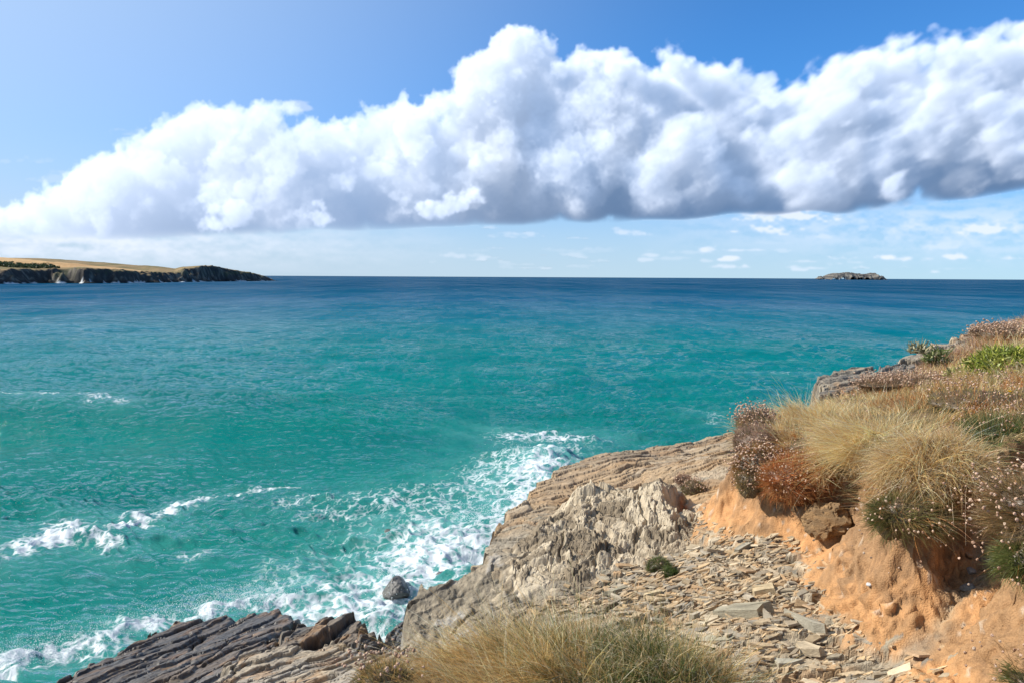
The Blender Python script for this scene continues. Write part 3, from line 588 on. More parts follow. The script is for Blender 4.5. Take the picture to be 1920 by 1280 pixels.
PTOP = TPS([ze(2.14, 7.5, -1.52), ze(3.04, 8.8, -1.55), ze(3.8, 10, -1.62), ze(5.2, 11.5, -1.54), ze(6.1, 12.5, -1.44), ze(8.1, 14.5, -1.12), ze(10.8, 17, -.90), ze(4.7, 8, -1.12), ze(3.43, 5.5, -1.16), ze(3.2, 7.5, -1.36), ze(2.75, 5.3, -1.33),
            ze(2.45, 6.9, -1.72), ze(2.35, 3.8, -1.30), ze(3.2, 4.0, -1.15), ze(6, 8, -.95), ze(9, 10, -.8), ze(14, 14, -.6), ze(20, 25, -.5), ze(4, 2, -1.2), ze(10, 2, -.6)], .002)
EDGE = [(20, 27), (11.5, 18.6), (8.6, 15.8), (6.5, 13.6), (5.0, 12.9), (3.5, 12.25), (2.65, 11.95), (1.95, 11.6), (1.35, 11.1), (.74, 10.55), (.55, 10.05), (.22, 9.3), (-.05, 8.7), (-.15, 8.0), (-.2, 7.45), (-.46, 7.3), (-.78, 7.2), (-.84, 6.85), (-.8, 6.5), (-.95, 6.0), (-.95, 5.0), (-.85, 4.2), (-.75, 3.4), (-1.0, 2.5), (-3, .5), (-9, -4), (30, -6), (30, 27)]
BANK = [(20, 26), (11.5, 17.9), (8.6, 15.0), (6.6, 12.9), (5.4, 11.9), (4.1, 10.4), (3.2, 9.1), (2.35, 8.0), (2.1, 7.4), (2.22, 6.95), (2.5, 6.7), (2.78, 6.3), (2.62, 5.75), (2.47, 5.3), (2.46, 4.98), (2.62, 4.88), (2.85, 5.1), (3.2, 5.4), (3.6, 5.45), (3.75, 4.9), (3.3, 4.4), (2.75, 4.1), (2.6, 3.75), (2.7, 3.3), (3.2, 2.4), (5, 1), (30, 0), (30, 26)]
CT = [C(.38, .31, .215), C(.44, .355, .245), C(.33, .285, .21), C(.25, .225, .18), C(.47, .31, .165), C(.42, .265, .14), C(.20, .18, .155), C(.52, .45, .34)]
CDARK = [C(.15, .13, .105), C(.18, .15, .12), C(.115, .105, .09), C(.22, .155, .10), C(.25, .17, .10), C(.16, .145, .125)]
def pick(cols, r):
    cols = np.array(cols); return cols[np.minimum((r * len(cols)).astype(int), len(cols) - 1)]
def slate(x, y, ang, levels, seed, cols, warp=.12):
    """bedded, jointed rock: stretched cells at several sizes, each its own height and tilt, with open joints"""
    ca, sa = math.cos(ang), math.sin(ang); a = x * ca + y * sa; c = -x * sa + y * ca
    a = a + warp * fbm2(x * 1.3, y * 1.3, 3, seed); c = c + warp * .6 * fbm2(x * 1.7 + 5, y * 1.7, 4, seed + 1)
    z = 0; col = 0; ws = 0; crk = 1.
    for i, (la, lc, amp) in enumerate(levels):
        f1, f2, idd, ox, oy = worley(a / la, c / lc, seed + 10 * i)
        z = z + amp * (hsh(idd, 1) - .5) + amp * .9 * (ox * (hsh(idd, 2) - .5) + oy * (hsh(idd, 3) - .2)) - amp * .55 * sstep(.09, .0, f2 - f1) * (hsh(idd, 6) > .35)
        if i < 3: crk = crk * (1 - (.62, .55, .42)[i] * sstep((.05, .07, .09)[i], .0, f2 - f1) * (hsh(idd, 6) > .3))
        w = (1., .8, .55, .3, .2)[i]; col = col + w * pick(cols, hsh(idd, 4)); ws += w
    saw = np.modf(np.abs(c * 2.6 / levels[1][1] * .25 + .4 * fbm2(a * .6, c * 1.5, 4, seed + 6) + 40))[0]; z = z - levels[0][2] * .4 * saw; sawd = sstep(.86, 1., saw)
    z = z + .012 * fbm2(a * 3, c * 14, 4, seed + 3) * min(1, levels[0][2] * 12)
    col = col / ws; col = mix(col, col * .55, sawd * .6); st = sstep(.15, .55, fbm2(a * 1.2, c * 5, 5, seed + 4)); col = mix(col, col * C(.62, .60, .60), st * .6)
    rust = sstep(.25, .6, fbm2(a * 1.5 + 7, c * 4, 4, seed + 5)); col = mix(col, C(.36, .19, .075), rust * .45)
    return z, col * crk[..., None]
RUBBLE = [P(*q)[:2] for q in ((1215, 1075, 6.9), (1290, 1010, 7.6), (1400, 965, 7.4), (1440, 985, 6.9), (1500, 1060, 6.2), (1580, 1150, 5.4), (1640, 1230, 4.75), (1740, 1300, 4.2), (1420, 1330, 4.3), (1330, 1230, 5.0), (1180, 1160, 6.1), (1080, 1150, 6.4), (1090, 1090, 6.8))]
def axis(parts): return np.concatenate([np.arange(a, b - 1e-6, s) for a, b, s in parts])
GX = axis([(-10, -2.2, .12), (-2.2, 3.6, .0115), (3.6, 7, .04), (7, 30, .2)]); GY = axis([(-5, 3.2, .12), (3.2, 8.2, .012), (8.2, 12.8, .018), (12.8, 27, .12)])
def blur(z, n=1):
    for _ in range(n):
        p = np.pad(z, 1, mode='edge'); z = (4 * p[1:-1, 1:-1] + 2 * (p[:-2, 1:-1] + p[2:, 1:-1] + p[1:-1, :-2] + p[1:-1, 2:]) + p[:-2, :-2] + p[2:, 2:] + p[:-2, 2:] + p[2:, :-2]) / 16
    return z
def build_ground():
    x, y = np.meshgrid(GX, GY); rng = np.random.default_rng(8)
    plat = PLAT(x, y); ptop = PTOP(x, y)
    wob = .10 * fbm2(x * 1.6, y * 1.6, 4, 2) + .03 * fbm2(x * 7, y * 7, 3, 3)
    db = poly_sdf(x, y, BANK) + wob; de = poly_sdf(x, y, EDGE) + .8 * wob + .03 * np.sign(noise2(x * 5, y * 5, 4))
    soilside = sstep(9.5, 7.6, y)                       # the bank is soil near us, bare rock towards the sea
    # --- rock platform
    zs, cs = slate(x, y, R(27), [(1.5, .34, .055), (.55, .14, .030), (.22, .055, .012), (.08, .024, .005)], 20, CT)
    slab = sstep(-.35, .1, (y - 8.9) - .25 * (x - 1) + .2 * fbm2(x, y, 3, 6))
    zr, crr = slate(x, y, R(-8), [(1.1, .26, .05), (.42, .10, .025), (.15, .04, .010), (.05, .02, .004)], 40, CT[:6])
    zrock = plat + mix(zr, zs, slab) + .05 * fbm2(x * .9, y * .9, 4, 5); crock = mix(crr, mix(cs, C(.42, .275, .15), .3), slab)
    # earthy grey-white crushed zone beside the outcrop
    pale = sstep(.1, .5, fbm2(x * 1.1 + 3, y * 1.1, 4, 9)) * (1 - slab); crock = mix(crock, C(.44, .38, .29), pale * .55)
    # left shoulder is smoother weathered rock
    sh = sstep(.5, -.1, x - .15 * (y - 6)) * sstep(8.2, 7.0, y) * sstep(5.0, 5.6, y)
    zsh = plat + .07 * fbm2(x * 1.8, y * 1.8, 6, 14, .5) + .016 * ridge2(x * 5, y * 2.4 + x, 6, 15, .55) + .6 * zs
    csh = mix(C(.30, .25, .18), C(.20, .17, .125), sstep(-.3, .4, fbm2(x * 4, y * 4, 6, 16, .6))); csh = mix(csh, C(.44, .41, .36), .8 * sstep(.35, .7, fbm2(x * 3.3, y * 2, 5, 18)))
    zrock = mix(zrock, zsh, sh); crock = mix(crock, csh, sh)
    # --- soil bank
    top_l = ptop + .05 * fbm2(x * 1.5, y * 1.5, 4, 30)
    toe = .42 + .10 * fbm2(x * 2, y * 2, 3, 31); al = poly_sdf(x, y, [(2.6, 4.95), (2.85, 5.2), (3.7, 5.6), (3.9, 4.8), (3.2, 4.3), (2.6, 4.3)]); toe = toe - .24 * sstep(-.12, .1, al)
    t = np.clip((db + toe) / (toe + .04), 0, 1); prof = np.where(t < 1, .30 * t + .70 * t ** 2.6, 1.)
    f1, f2, idd, ox, oy = worley(x * 9, y * 9, 50); crumb = .028 * (1 - f1 * 1.3) * sstep(-.2, .5, fbm2(x * 3, y * 3, 3, 51)); f1b, f2b, idb, _, _ = worley(x * 26, y * 26, 52)
    crumb = crumb + .010 * (1 - 1.4 * f1b)
    zbank = mix(plat - .02, top_l, prof) + .3 * crumb * soilside * sstep(.0, .25, t)
    pits = sstep(.28, .08, worley(x * 13, y * 13, 53)[0]) * (hsh(worley(x * 13, y * 13, 53)[2], 1) > .55); zbank = zbank - .008 * pits * soilside
    sand = sstep(-.12, .12, db + toe + .1 * fbm2(x * 4, y * 4, 4, 33)) * soilside
    floor_r = sstep(.12, -.12, (y - 4.55) + .45 * (2.4 - x)) * sstep(1.95, 2.2, x + .3 * (y - 4.2) + .12 * fbm2(x * 2, y * 2, 3, 34)); sand = np.maximum(sand, floor_r)
    zz = np.where(t > 0, np.maximum(zbank, mix(zrock, zbank, sstep(0, .2, t))), zrock)
    zz = mix(zz, plat + .03 * fbm2(x * 2, y * 2, 5, 35) + crumb * .25, floor_r * (t <= .05))
    n = fbm2(x * 2.2, y * 2.2, 5, 36); n2 = fbm2(x * 11, y * 11, 4, 37); DX = np.zeros_like(x); DY = np.zeros_like(x)
    sm = (sand > .02) & (db < .25) & (y < 9.5); X3, Y3, Z3 = x[sm], y[sm], zz[sm]
    n[sm] = fbm3(X3 * 2, Y3 * 2, Z3 * 2, 5, 36); n2[sm] = fbm3(X3 * 10, Y3 * 10, Z3 * 10, 4, 37)
    b3 = np.abs(noise3(X3 * 8, Y3 * 8, Z3 * 8, 71)) * 1.2 + .6 * np.abs(noise3(X3 * 18, Y3 * 18, Z3 * 18, 72)) + .4 * np.abs(noise3(X3 * 38, Y3 * 38, Z3 * 38, 73)); big = fbm3(X3 * 2.6, Y3 * 2.6, Z3 * 2.6, 3, 74)
    rough_ = .25 + .75 * sstep(-.2, .3, fbm3(X3 * 1.4, Y3 * 1.4, Z3 * 1.4, 3, 75) + .5 * sstep(6., 5.3, Y3)); dsp = (.11 * rough_ * (b3 - .45) + .055 * big) * sand[sm]
    gy2, gx2 = np.gradient(zz); gx2 = gx2 / np.gradient(GX)[None]; gy2 = gy2 / np.gradient(GY)[:, None]; k_ = 1 / np.sqrt(1 + gx2[sm] ** 2 + gy2[sm] ** 2)
    gl_ = np.sqrt(gx2[sm] ** 2 + gy2[sm] ** 2) + 1e-6; hor = np.minimum(gl_, 3) / gl_
    DX[sm] = -gx2[sm] * hor * k_ * dsp; DY[sm] = -gy2[sm] * hor * k_ * dsp; zz[sm] += k_ * dsp; pit3 = np.zeros_like(x); pit3[sm] = sstep(.30, .08, b3) * rough_
    csand = mix(C(.51, .27, .118), C(.40, .22, .098), sstep(-.3, .5, n + .3 * n2)); csand = mix(csand, C(.27, .165, .09), .85 * sstep(.35, .75, t + .35 * n + .25 * n2 - .1 * sstep(6.4, 5.4, y) * 0)); csand = mix(csand, C(.34, .20, .10), .8 * sstep(.0, .35, fbm2(x * 1.3 + 2, y * 1.3, 4, 38)) * sstep(6, 5.2, y))
    csand = mix(csand, C(.20, .12, .065), .8 * np.maximum(pits * .6, pit3)); csand = mix(csand, C(.55, .46, .36), .6 * (hsh(idb, 5) > .94) * sstep(.4, .2, f1b))
    earth = mix(C(.19, .13, .07), C(.13, .10, .05), sstep(-.3, .3, n))
    ctop = earth
    cbank = mix(mix(crock, csand, np.maximum(sand, 0)), ctop, sstep(.0, .12, db) * sstep(-.1, .3, y - 2.5 + 0 * x))
    cfar = mix(crock, C(.30, .25, .19), .3)
    col = mix(crock, cbank, np.maximum(sand, sstep(-.05, .1, db)))
    # grassy earth mound under our feet
    gm = sstep(4.45, 3.9, y + .25 * fbm2(x * 1.5, y * 1.5, 3, 41) + .5 * np.clip(x - .9, 0, 3)) * sstep(2.3, 1.6, x); col = mix(col, mix(earth, C(.30, .2, .1), .4), gm); zz = mix(zz, plat + .05 * fbm2(x * 2, y * 2, 4, 42), gm)
    # --- shards lying on the rubble
    H0 = zz.copy(); gy_, gx_ = np.gradient(plat); gx_ /= np.gradient(GX)[None]; gy_ /= np.gradient(GY)[:, None]; rp = np.array(RUBBLE)
    def splat(px, py, la, lb, th, an, cc, up, lim=.04):
        i0, i1 = np.searchsorted(GY, (py - la, py + la)); j0, j1 = np.searchsorted(GX, (px - la, px + la))
        if i1 - i0 < 2 or j1 - j0 < 2: return
        X = GX[j0:j1][None] - px; Y = GY[i0:i1][:, None] - py; a = X * math.cos(an) + Y * math.sin(an); b = -X * math.sin(an) + Y * math.cos(an)
        sk = rng.uniform(-.5, .5); ins = (np.abs(a + sk * b) < la * rng.uniform(.7, 1)) & (np.abs(b + a * rng.uniform(-.15, .15)) < lb) & (a + b * rng.uniform(-1, 1) < la * .8)
        ic, jc = (i0 + i1) // 2, (j0 + j1) // 2; zc = plat[ic, jc] + np.clip(H0[ic, jc] - plat[ic, jc], -.03, .03) + up
        zp = zc + th + X * gx_[ic, jc] + Y * gy_[ic, jc] + a * rng.normal(0, .10) + b * rng.normal(0, .12)
        s = zz[i0:i1, j0:j1]; m = ins & (zp > s) & (zp < s + lim); s[m] = zp[m]; col[i0:i1, j0:j1][m] = cc
    N = 0
    while N < 900:
        px, py = rng.uniform(-.1, 2.5), rng.uniform(4.1, 8.0)
        d = poly_sdf(np.array(px), np.array(py), rp)
        if d < -.28 * rng.random() ** 2: continue
        N += 1; la = .5 * np.exp(rng.normal(np.log(.065), .55)); la = min(la, .16) * (1 if d > 0 else .8)
        cc = CT[rng.integers(0, 8)] * rng.uniform(.75, 1.2); cc = mix(cc, C(.42, .33, .22), rng.uniform(0, .5))
        splat(px, py, la, la * rng.uniform(.25, .6), rng.uniform(.004, .022), R(rng.normal(-8, 32)), cc, rng.uniform(-.006, .012))
    zz = mix(zz, blur(zz, 1), .38 * (1 - sand))
    # --- cliff drop to the sea
    out = np.clip(-de, 0, 99); steps = .10 * np.floor(out / .14 + noise2(x * 2, y * 2, 60)) ; drop = 2.6 * out + 1.2 * sstep(.0, .25, out) + .35 * fbm2(x * 1.2, y * 1.2, 4, 61) * sstep(0, .6, out)
    drop = np.where(out > 0, np.maximum(drop, 0), 0); zz = zz - drop
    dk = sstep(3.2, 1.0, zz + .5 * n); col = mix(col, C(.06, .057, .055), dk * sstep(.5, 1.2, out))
    keep = zz > -1.2; zz = np.maximum(zz, -1.6)
    co = np.stack([x + DX, y + DY, zz], -1).reshape(-1, 3)
    q, = (grid_faces(*x.shape, keep=keep),); co, q, (cc,) = compact(co, q, np.concatenate([col.reshape(-1, 3), np.maximum(sand, gm).reshape(-1, 1)], 1)); sf = cc[:, 3][q[:, 0]] > .5; cc = cc[:, :3]
    o = np_mesh('ground', co, quads=q, mat=rock_material('cliff_ground', .9, .5, 1.6, .2, .38, .018, .5), col=cc, smooth=True); o.data.polygons.foreach_set('use_smooth', sf)
    tag(o, 'clifftop ground of slate rubble, orange soil bank and dry turf', None, kind='structure')
    return zz
GZ = build_ground()
def gz(x, y):
    x = np.asarray(x, float); y = np.asarray(y, float); j = np.clip(np.searchsorted(GX, x) - 1, 0, len(GX) - 2); i = np.clip(np.searchsorted(GY, y) - 1, 0, len(GY) - 2)
    fx = np.clip((x - GX[j]) / (GX[j + 1] - GX[j]), 0, 1); fy = np.clip((y - GY[i]) / (GY[i + 1] - GY[i]), 0, 1)
    return (GZ[i, j] * (1 - fx) + GZ[i, j + 1] * fx) * (1 - fy) + (GZ[i + 1, j] * (1 - fx) + GZ[i + 1, j + 1] * fx) * fy
M_ROCK = rock_material('slate_rock', .8, .5, 1.0, .3, .35); M_WET = rock_material('wet_rock', .42, .5, 1.0, .5, .35)
def slate_rock(name, label, pts, ang, levels, cols, seed, res=.02, wall=3.2, depth=1.6, mat=None, cat='rock', hook=None):
    """a bedded rock: pts are its top outline as (photo u, v, depth), its sides fall steeply round that outline"""
    p3 = np.array([P(*q) for q in pts]); poly = p3[:, :2]; top = TPS(p3, .05)
    lo = poly.min(0) - .5; hi = poly.max(0) + .5; xs = np.arange(lo[0], hi[0], res); ys = np.arange(lo[1], hi[1], res); x, y = np.meshgrid(xs, ys)
    zs, col = slate(x, y, ang, levels, seed, cols)
    A = levels[0][2]; d = poly_sdf(x, y, poly) + A * 1.5 * fbm2(x / A / 8, y / A / 8, 3, seed + 60) + A * .5 * np.sign(noise2(x / A / 3, y / A / 3, seed + 61))
    out = np.clip(-d, 0, 9); z = top(x, y) + zs - wall * out - A * sstep(0, A, out)
    z = .5 * z + .5 * blur(z, 1)
    if hook: z, col = hook(x, y, z, col, d)
    keep = (z > p3[:, 2].min() - depth) & (out < .48)
    co = np.stack([x, y, np.maximum(z, p3[:, 2].min() - depth - .1)], -1).reshape(-1, 3); q = grid_faces(*x.shape, keep=keep); co, q, (cc,) = compact(co, q, col.reshape(-1, 3))
    o = np_mesh(name, co, quads=q, mat=mat or M_ROCK, col=cc, smooth=False); return tag(o, label, cat)
def wetline(x, y, z, col, d):
    w = sstep(2.2, 1.0, z - .35 * fbm2(x, y, 3, 5)); return z, mix(col, col * C(.62, .62, .64), w)
slate_rock('rock_ledge', 'long dark wet slate ledge running into the surf at lower left', [(60, 1320, 13.8), (110, 1281, 14.6), (205, 1222, 16.2), (330, 1166, 18.0), (420, 1148, 18.4), (525, 1136, 18.5), (546, 1150, 18.0), (558, 1168, 17.2), (505, 1196, 16.2), (560, 1225, 14.8), (640, 1290, 12.6), (300, 1360, 12.6)], R(60), [(3.4, .8, .17), (1.4, .32, .07), (.5, .12, .028), (.2, .06, .010)], CDARK, 70, .03, 3.0, 3.2, M_WET, hook=wetline)
slate_rock('rock_block', 'blocky dark grey slate split by joints, right of the long wet ledge', [(498, 1186, 16.0), (560, 1176, 16.2), (600, 1163, 16.3), (650, 1150, 16.2), (657, 1162, 15.8), (664, 1196, 14.8), (600, 1218, 14.4), (510, 1216, 14.8)], R(65), [(1.6, .7, .34), (.7, .28, .12), (.25, .1, .03)], CDARK + [C(.17, .16, .145)], 80, .02, 4.5, 2.5)
slate_rock('rock_block', 'low dark split slate between the foam gully and the pale terrace', [(655, 1196, 14.4), (690, 1188, 14.6), (722, 1196, 14.0), (742, 1212, 13.2), (700, 1225, 12.8), (650, 1222, 13.4)], R(35), [(.8, .4, .3), (.35, .15, .1), (.12, .06, .04)], CDARK + [C(.17, .16, .145)], 90, .016, 4, 2.5)
slate_rock('rock_block', 'smooth black wet rock in the corner where the foam meets the cliff', [(722, 1204, 13.4), (748, 1175, 13.9), (776, 1157, 14.0), (808, 1160, 13.2), (830, 1190, 12.2), (780, 1225, 11.8), (735, 1222, 12.4)], R(50), [(1.2, .45, .14), (.4, .16, .06), (.15, .06, .03)], [C(.075, .072, .07), C(.10, .094, .088)], 95, .018, 2.5, 2.5, M_WET)
slate_rock('rock_terrace', 'pale tan slate terrace with diagonal cracks at the bottom edge', [(370, 1310, 9.9), (400, 1272, 10.5), (440, 1236, 11.2), (462, 1212, 11.8), (560, 1212, 11.6), (640, 1206, 11.6), (690, 1218, 11.2), (742, 1220, 10.6), (770, 1246, 9.6), (760, 1340, 8.4), (480, 1360, 8.8)], R(48), [(1.5, .45, .12), (.6, .2, .05), (.24, .09, .02), (.1, .04, .008)], [C(.36, .31, .24), C(.40, .34, .26), C(.33, .29, .235), C(.42, .33, .22), C(.29, .26, .22)], 100, .015, 3.5, 2.2)
slate_rock('rock_block', 'grey flat-topped slate block standing out behind the grass against the sea', [(1533, 702, 11.8), (1590, 692, 12.3), (1632, 686, 12.4), (1655, 702, 11.6), (1610, 728, 11.0), (1536, 738, 10.9)], R(20), [(.9, .22, .05), (.3, .08, .03), (.12, .04, .012)], [C(.25, .215, .165), C(.31, .26, .19), C(.18, .16, .135)], 110, .014, 5, 1.0)
slate_rock('rock_block', 'small dark slate lump behind the grass, right of the flat block', [(1648, 690, 12.6), (1680, 679, 12.9), (1710, 682, 12.6), (1700, 700, 12.2), (1655, 704, 12.2)], R(20), [(.4, .15, .08), (.16, .06, .04)], [C(.16, .15, .135), C(.22, .20, .17)], 115, .014, 4, .8)
slate_rock('rock_slab', 'bare grey rock slab on the cliff edge at upper right', [(1690, 678, 12.9), (1775, 641, 14.2), (1840, 614, 15.8), (1900, 600, 17.4), (1960, 598, 18), (1940, 615, 16.5), (1850, 640, 14.4), (1780, 664, 13.2)], R(38), [(1.8, .4, .10), (.6, .15, .05), (.2, .06, .02)], CT[:4] + [C(.30, .27, .22)], 120, .025, 1.8, 1.2)
def outcrop():
    pts = [(985, 975, 8.2), (1050, 912, 8.9), (1095, 893, 9.1), (1160, 910, 9.1), (1235, 945, 8.8), (1305, 985, 8.2), (1335, 1015, 7.6), (1290, 1062, 7.1), (1200, 1050, 7.0), (1100, 1075, 6.8), (1000, 1105, 6.75), (930, 1075, 7.0), (925, 1030, 7.4)]
    p3 = np.array([P(*q) for q in pts]); poly = p3[:, :2]; lo = poly.min(0) - .3; hi = poly.max(0) + .3; x, y = np.meshgrid(np.arange(lo[0], hi[0], .0095), np.arange(lo[1], hi[1], .0105))
    d = poly_sdf(x, y, poly) + .18 * fbm2(x * 2.3, y * 2.3, 4, 130)
    pk = P(1095, 940, 8.75); pk2 = P(1230, 985, 8.1); pk3 = P(1150, 985, 7.9)
    def g(p, sx, sy): return np.exp(-((x - p[0]) / sx) ** 2 - ((y - p[1]) / sy) ** 2)
    env = .25 * g(pk, .36, .34) + .20 * g(pk2, .36, .45) + .20 * g(pk3, .7, .6) + .06
    wx = x + .09 * fbm2(x * 3, y * 3, 4, 131); wy = y + .09 * fbm2(x * 3 + 4, y * 3, 4, 132); z = 0
    for k, (s, a) in enumerate(((2.4, .085), (5, .062), (11, .036), (25, .019))):
        f1, f2, idd, ox, oy = worley(wx * s, wy * s * .8 + wx * s * .3, 133 + k); z = z + a * (hsh(idd, 1) - .55 + .9 * ox * (hsh(idd, 2) - .5) + .9 * oy * (hsh(idd, 3) - .3)) - a * .6 * sstep(.14, 0, f2 - f1)
        if k == 1: i1 = idd
        if k == 2: i2 = idd
    z = z + .03 * ridge2(wx * 4, wy * 4, 5, 140, .55)
    n = fbm2(wx * 2.4, wy * 2.4 + wx, 5, 141, .6); wgt = sstep(-.25, .35, n + .55 * (hsh(i1, 4) - .5) + .4 * (hsh(i2, 4) - .5) + .35 * g(pk, .5, .5) + .3 * g(pk2, .4, .5) - .02)
    col = mix(C(.23, .18, .12), C(.50, .415, .295), wgt); col = mix(col, C(.33, .25, .16), .5 * sstep(.1, .5, fbm2(x * 1.8, y * 1.8, 4, 142))); q = P(1282, 985, 8.0)
    col = mix(col, C(.22, .08, .03), np.exp(-((x - q[0]) / .09) ** 2 - ((y - q[1]) / .08) ** 2))
    zz = PLAT(x, y) + (env + z) * sstep(-.05, .45, d) - .25 * sstep(.1, -.25, d) - .02
    co = np.stack([x, y, zz], -1).reshape(-1, 3); qd = grid_faces(*x.shape, keep=d > -.28); co, qd, (cc,) = compact(co, qd, col.reshape(-1, 3))
    tag(np_mesh('rock_outcrop', co, quads=qd, mat=rock_material('quartz_rock', .8, .6, 1.8, .3, .3, .03), col=cc, smooth=False), 'rugged white and grey quartz-veined outcrop in the middle of the rock platform', 'rock')
outcrop()
def ico(n):
    t = (1 + 5 ** .5) / 2; v = [(-1, t, 0), (1, t, 0), (-1, -t, 0), (1, -t, 0), (0, -1, t), (0, 1, t), (0, -1, -t), (0, 1, -t), (t, 0, -1), (t, 0, 1), (-t, 0, -1), (-t, 0, 1)]
    f = [(0, 11, 5), (0, 5, 1), (0, 1, 7), (0, 7, 10), (0, 10, 11), (1, 5, 9), (5, 11, 4), (11, 10, 2), (10, 7, 6), (7, 1, 8), (3, 9, 4), (3, 4, 2), (3, 2, 6), (3, 6, 8), (3, 8, 9), (4, 9, 5), (2, 4, 11), (6, 2, 10), (8, 6, 7), (9, 8, 1)]
    v = [np.array(q) / np.linalg.norm(q) for q in v]
    for _ in range(n):
        c = {}; g = []
        def mid(a, b):
            k = (min(a, b), max(a, b))
            if k not in c: m = v[a] + v[b]; v.append(m / np.linalg.norm(m)); c[k] = len(v) - 1
            return c[k]
        for a, b, d in f:
            p, q, r = mid(a, b), mid(b, d), mid(d, a); g += [(a, p, r), (b, q, p), (d, r, q), (p, q, r)]
        f = g
    return np.array(v), np.array(f)
def boulder(name, label, c, size, seed, cols, mat, rough=.28, n=4, cat='rock', flat=0):
    v, f = ico(n); s = seed * 7.3
    d = 1 + rough * fbm3(v[:, 0] * 1.3 + s, v[:, 1] * 1.3, v[:, 2] * 1.3, 5, seed)
    p = v * d[:, None]
    for k in range(9):                                   # a few flat faces, as broken stone has
        rg = np.random.default_rng(seed * 31 + k); nn = rg.normal(size=3); nn /= np.linalg.norm(nn); h = rg.uniform(.62, .85); e = p @ nn - h; p = p - np.outer(np.clip(e, 0, None) * .85, nn)
    col = mix(cols[0], cols[1], sstep(-.4, .5, fbm3(v[:, 0] * 2 + s, v[:, 1] * 2, v[:, 2] * 4, 4, seed + 2)))
    o = np_mesh(name, p * np.array(size), tris=f, mat=mat, col=col, smooth=False); o.location = c; o.rotation_euler = (0, 0, seed * 1.7); return tag(o, label, cat)
q = S(744, 1112); boulder('boulder', 'dark wet boulder in the white foam of the gully', (q[0], q[1], .12), (.44, .42, .36), 5, [C(.07, .066, .062), C(.13, .12, .105)], M_WET)
q = S(830, 1084); boulder('boulder', 'small dark rock breaking the foam beside the cliff foot', (q[0], q[1], -.02), (.3, .3, .28), 6, [C(.08, .076, .07), C(.14, .13, .115)], M_WET)
q = S(736, 1000); boulder('boulder', 'dark rock just awash at the outer edge of the foam', (q[0], q[1], -.16), (.75, .7, .34), 7, [C(.05, .06, .058), C(.09, .1, .09)], M_WET)
def on_ground(u, v):
    d = pdir(u, v); k = 2.5
    while k < 30:
        if H + d.z * k <= float(gz(d.x * k, d.y * k)): break
        k += .01
    return np.array((d.x * k, d.y * k, H + d.z * k))
q = on_ground(1820, 1094); boulder('stone', 'rounded grey stone resting on the flat stone in the shaded hollow', (q[0], q[1], q[2] + .085), (.033, .03, .026), 8, [C(.22, .2, .18), C(.3, .27, .24)], M_ROCK, .15, 3, 'stone')
q = on_ground(1814, 1108); boulder('stone', 'flat square grey stone in the shaded hollow under the turf', (q[0], q[1], q[2] + .025), (.045, .04, .035), 9, [C(.2, .185, .165), C(.27, .25, .22)], M_ROCK, .12, 3, 'stone')
q = on_ground(1630, 1096); boulder('stone', 'pale grey pebble stuck in the face of the orange soil bank', (q[0], q[1], q[2] + .005), (.024, .02, .015), 10, [C(.42, .42, .42), C(.5, .5, .5)], M_ROCK, .12, 3, 'stone')
def fragments():
    rng = np.random.default_rng(5); protos = []
    for k in range(14):
        n = rng.integers(5, 8); an = np.sort(rng.uniform(0, 6.283, n)); r = rng.uniform(.7, 1.05, n); as_ = rng.uniform(.35, .65); px = r * np.cos(an); py = r * np.sin(an) * as_; h = rng.uniform(.06, .16)
        top = np.stack([px * .93, py * .93, h + .05 * rng.normal(size=n) * .4], 1); bot = np.stack([px, py, -h * np.ones(n)], 1); ct_ = np.array([[0, 0, h], [0, 0, -h]])
        co = np.concatenate([top, bot, ct_]); tr = []
        for i in range(n):
            j = (i + 1) % n; tr += [(i, j, 2 * n), (n + j, n + i, 2 * n + 1), (n + i, n + j, j), (n + i, j, i)]
        cc = mix(CT[k % 8], C(.42, .34, .24), .35) * rng.uniform(.85, 1.2)
        o = np_mesh('slate_fragment', co, tris=tr, mat=M_ROCK, col=np.repeat(cc[None], len(co), 0), smooth=False); protos.append(o); PROTO.append((co, np.array(tr)))
    rp = np.array(RUBBLE); n = 0; used = 0
    while n < 290:
        x, y = rng.uniform(-.2, 2.5), rng.uniform(4.15, 8.0)
        if poly_sdf(np.array(x), np.array(y), rp) < -.35 * rng.random() ** 2: continue
        if float(gz(x, y) - PLAT(x, y)) > .07: continue
        if n < len(protos): o = protos[n]
        else: o = link(protos[n % len(protos)].copy())
        s = float(np.clip(np.exp(rng.normal(np.log(.048), .4)), .02, .11)); o.location = (x, y, float(gz(x, y)) + .12 * s + .004)
        o.scale = (s, s, s * rng.uniform(.6, 1.2)); o.rotation_euler = (rng.normal(0, .14), rng.normal(0, .14), rng.normal(-.1, .6))
        tag(o, 'flat angular slate fragment lying loose on the rubble below the orange bank', 'slate fragment', 'loose slate fragments on the rubble'); n += 1
PROTO = []
fragments()
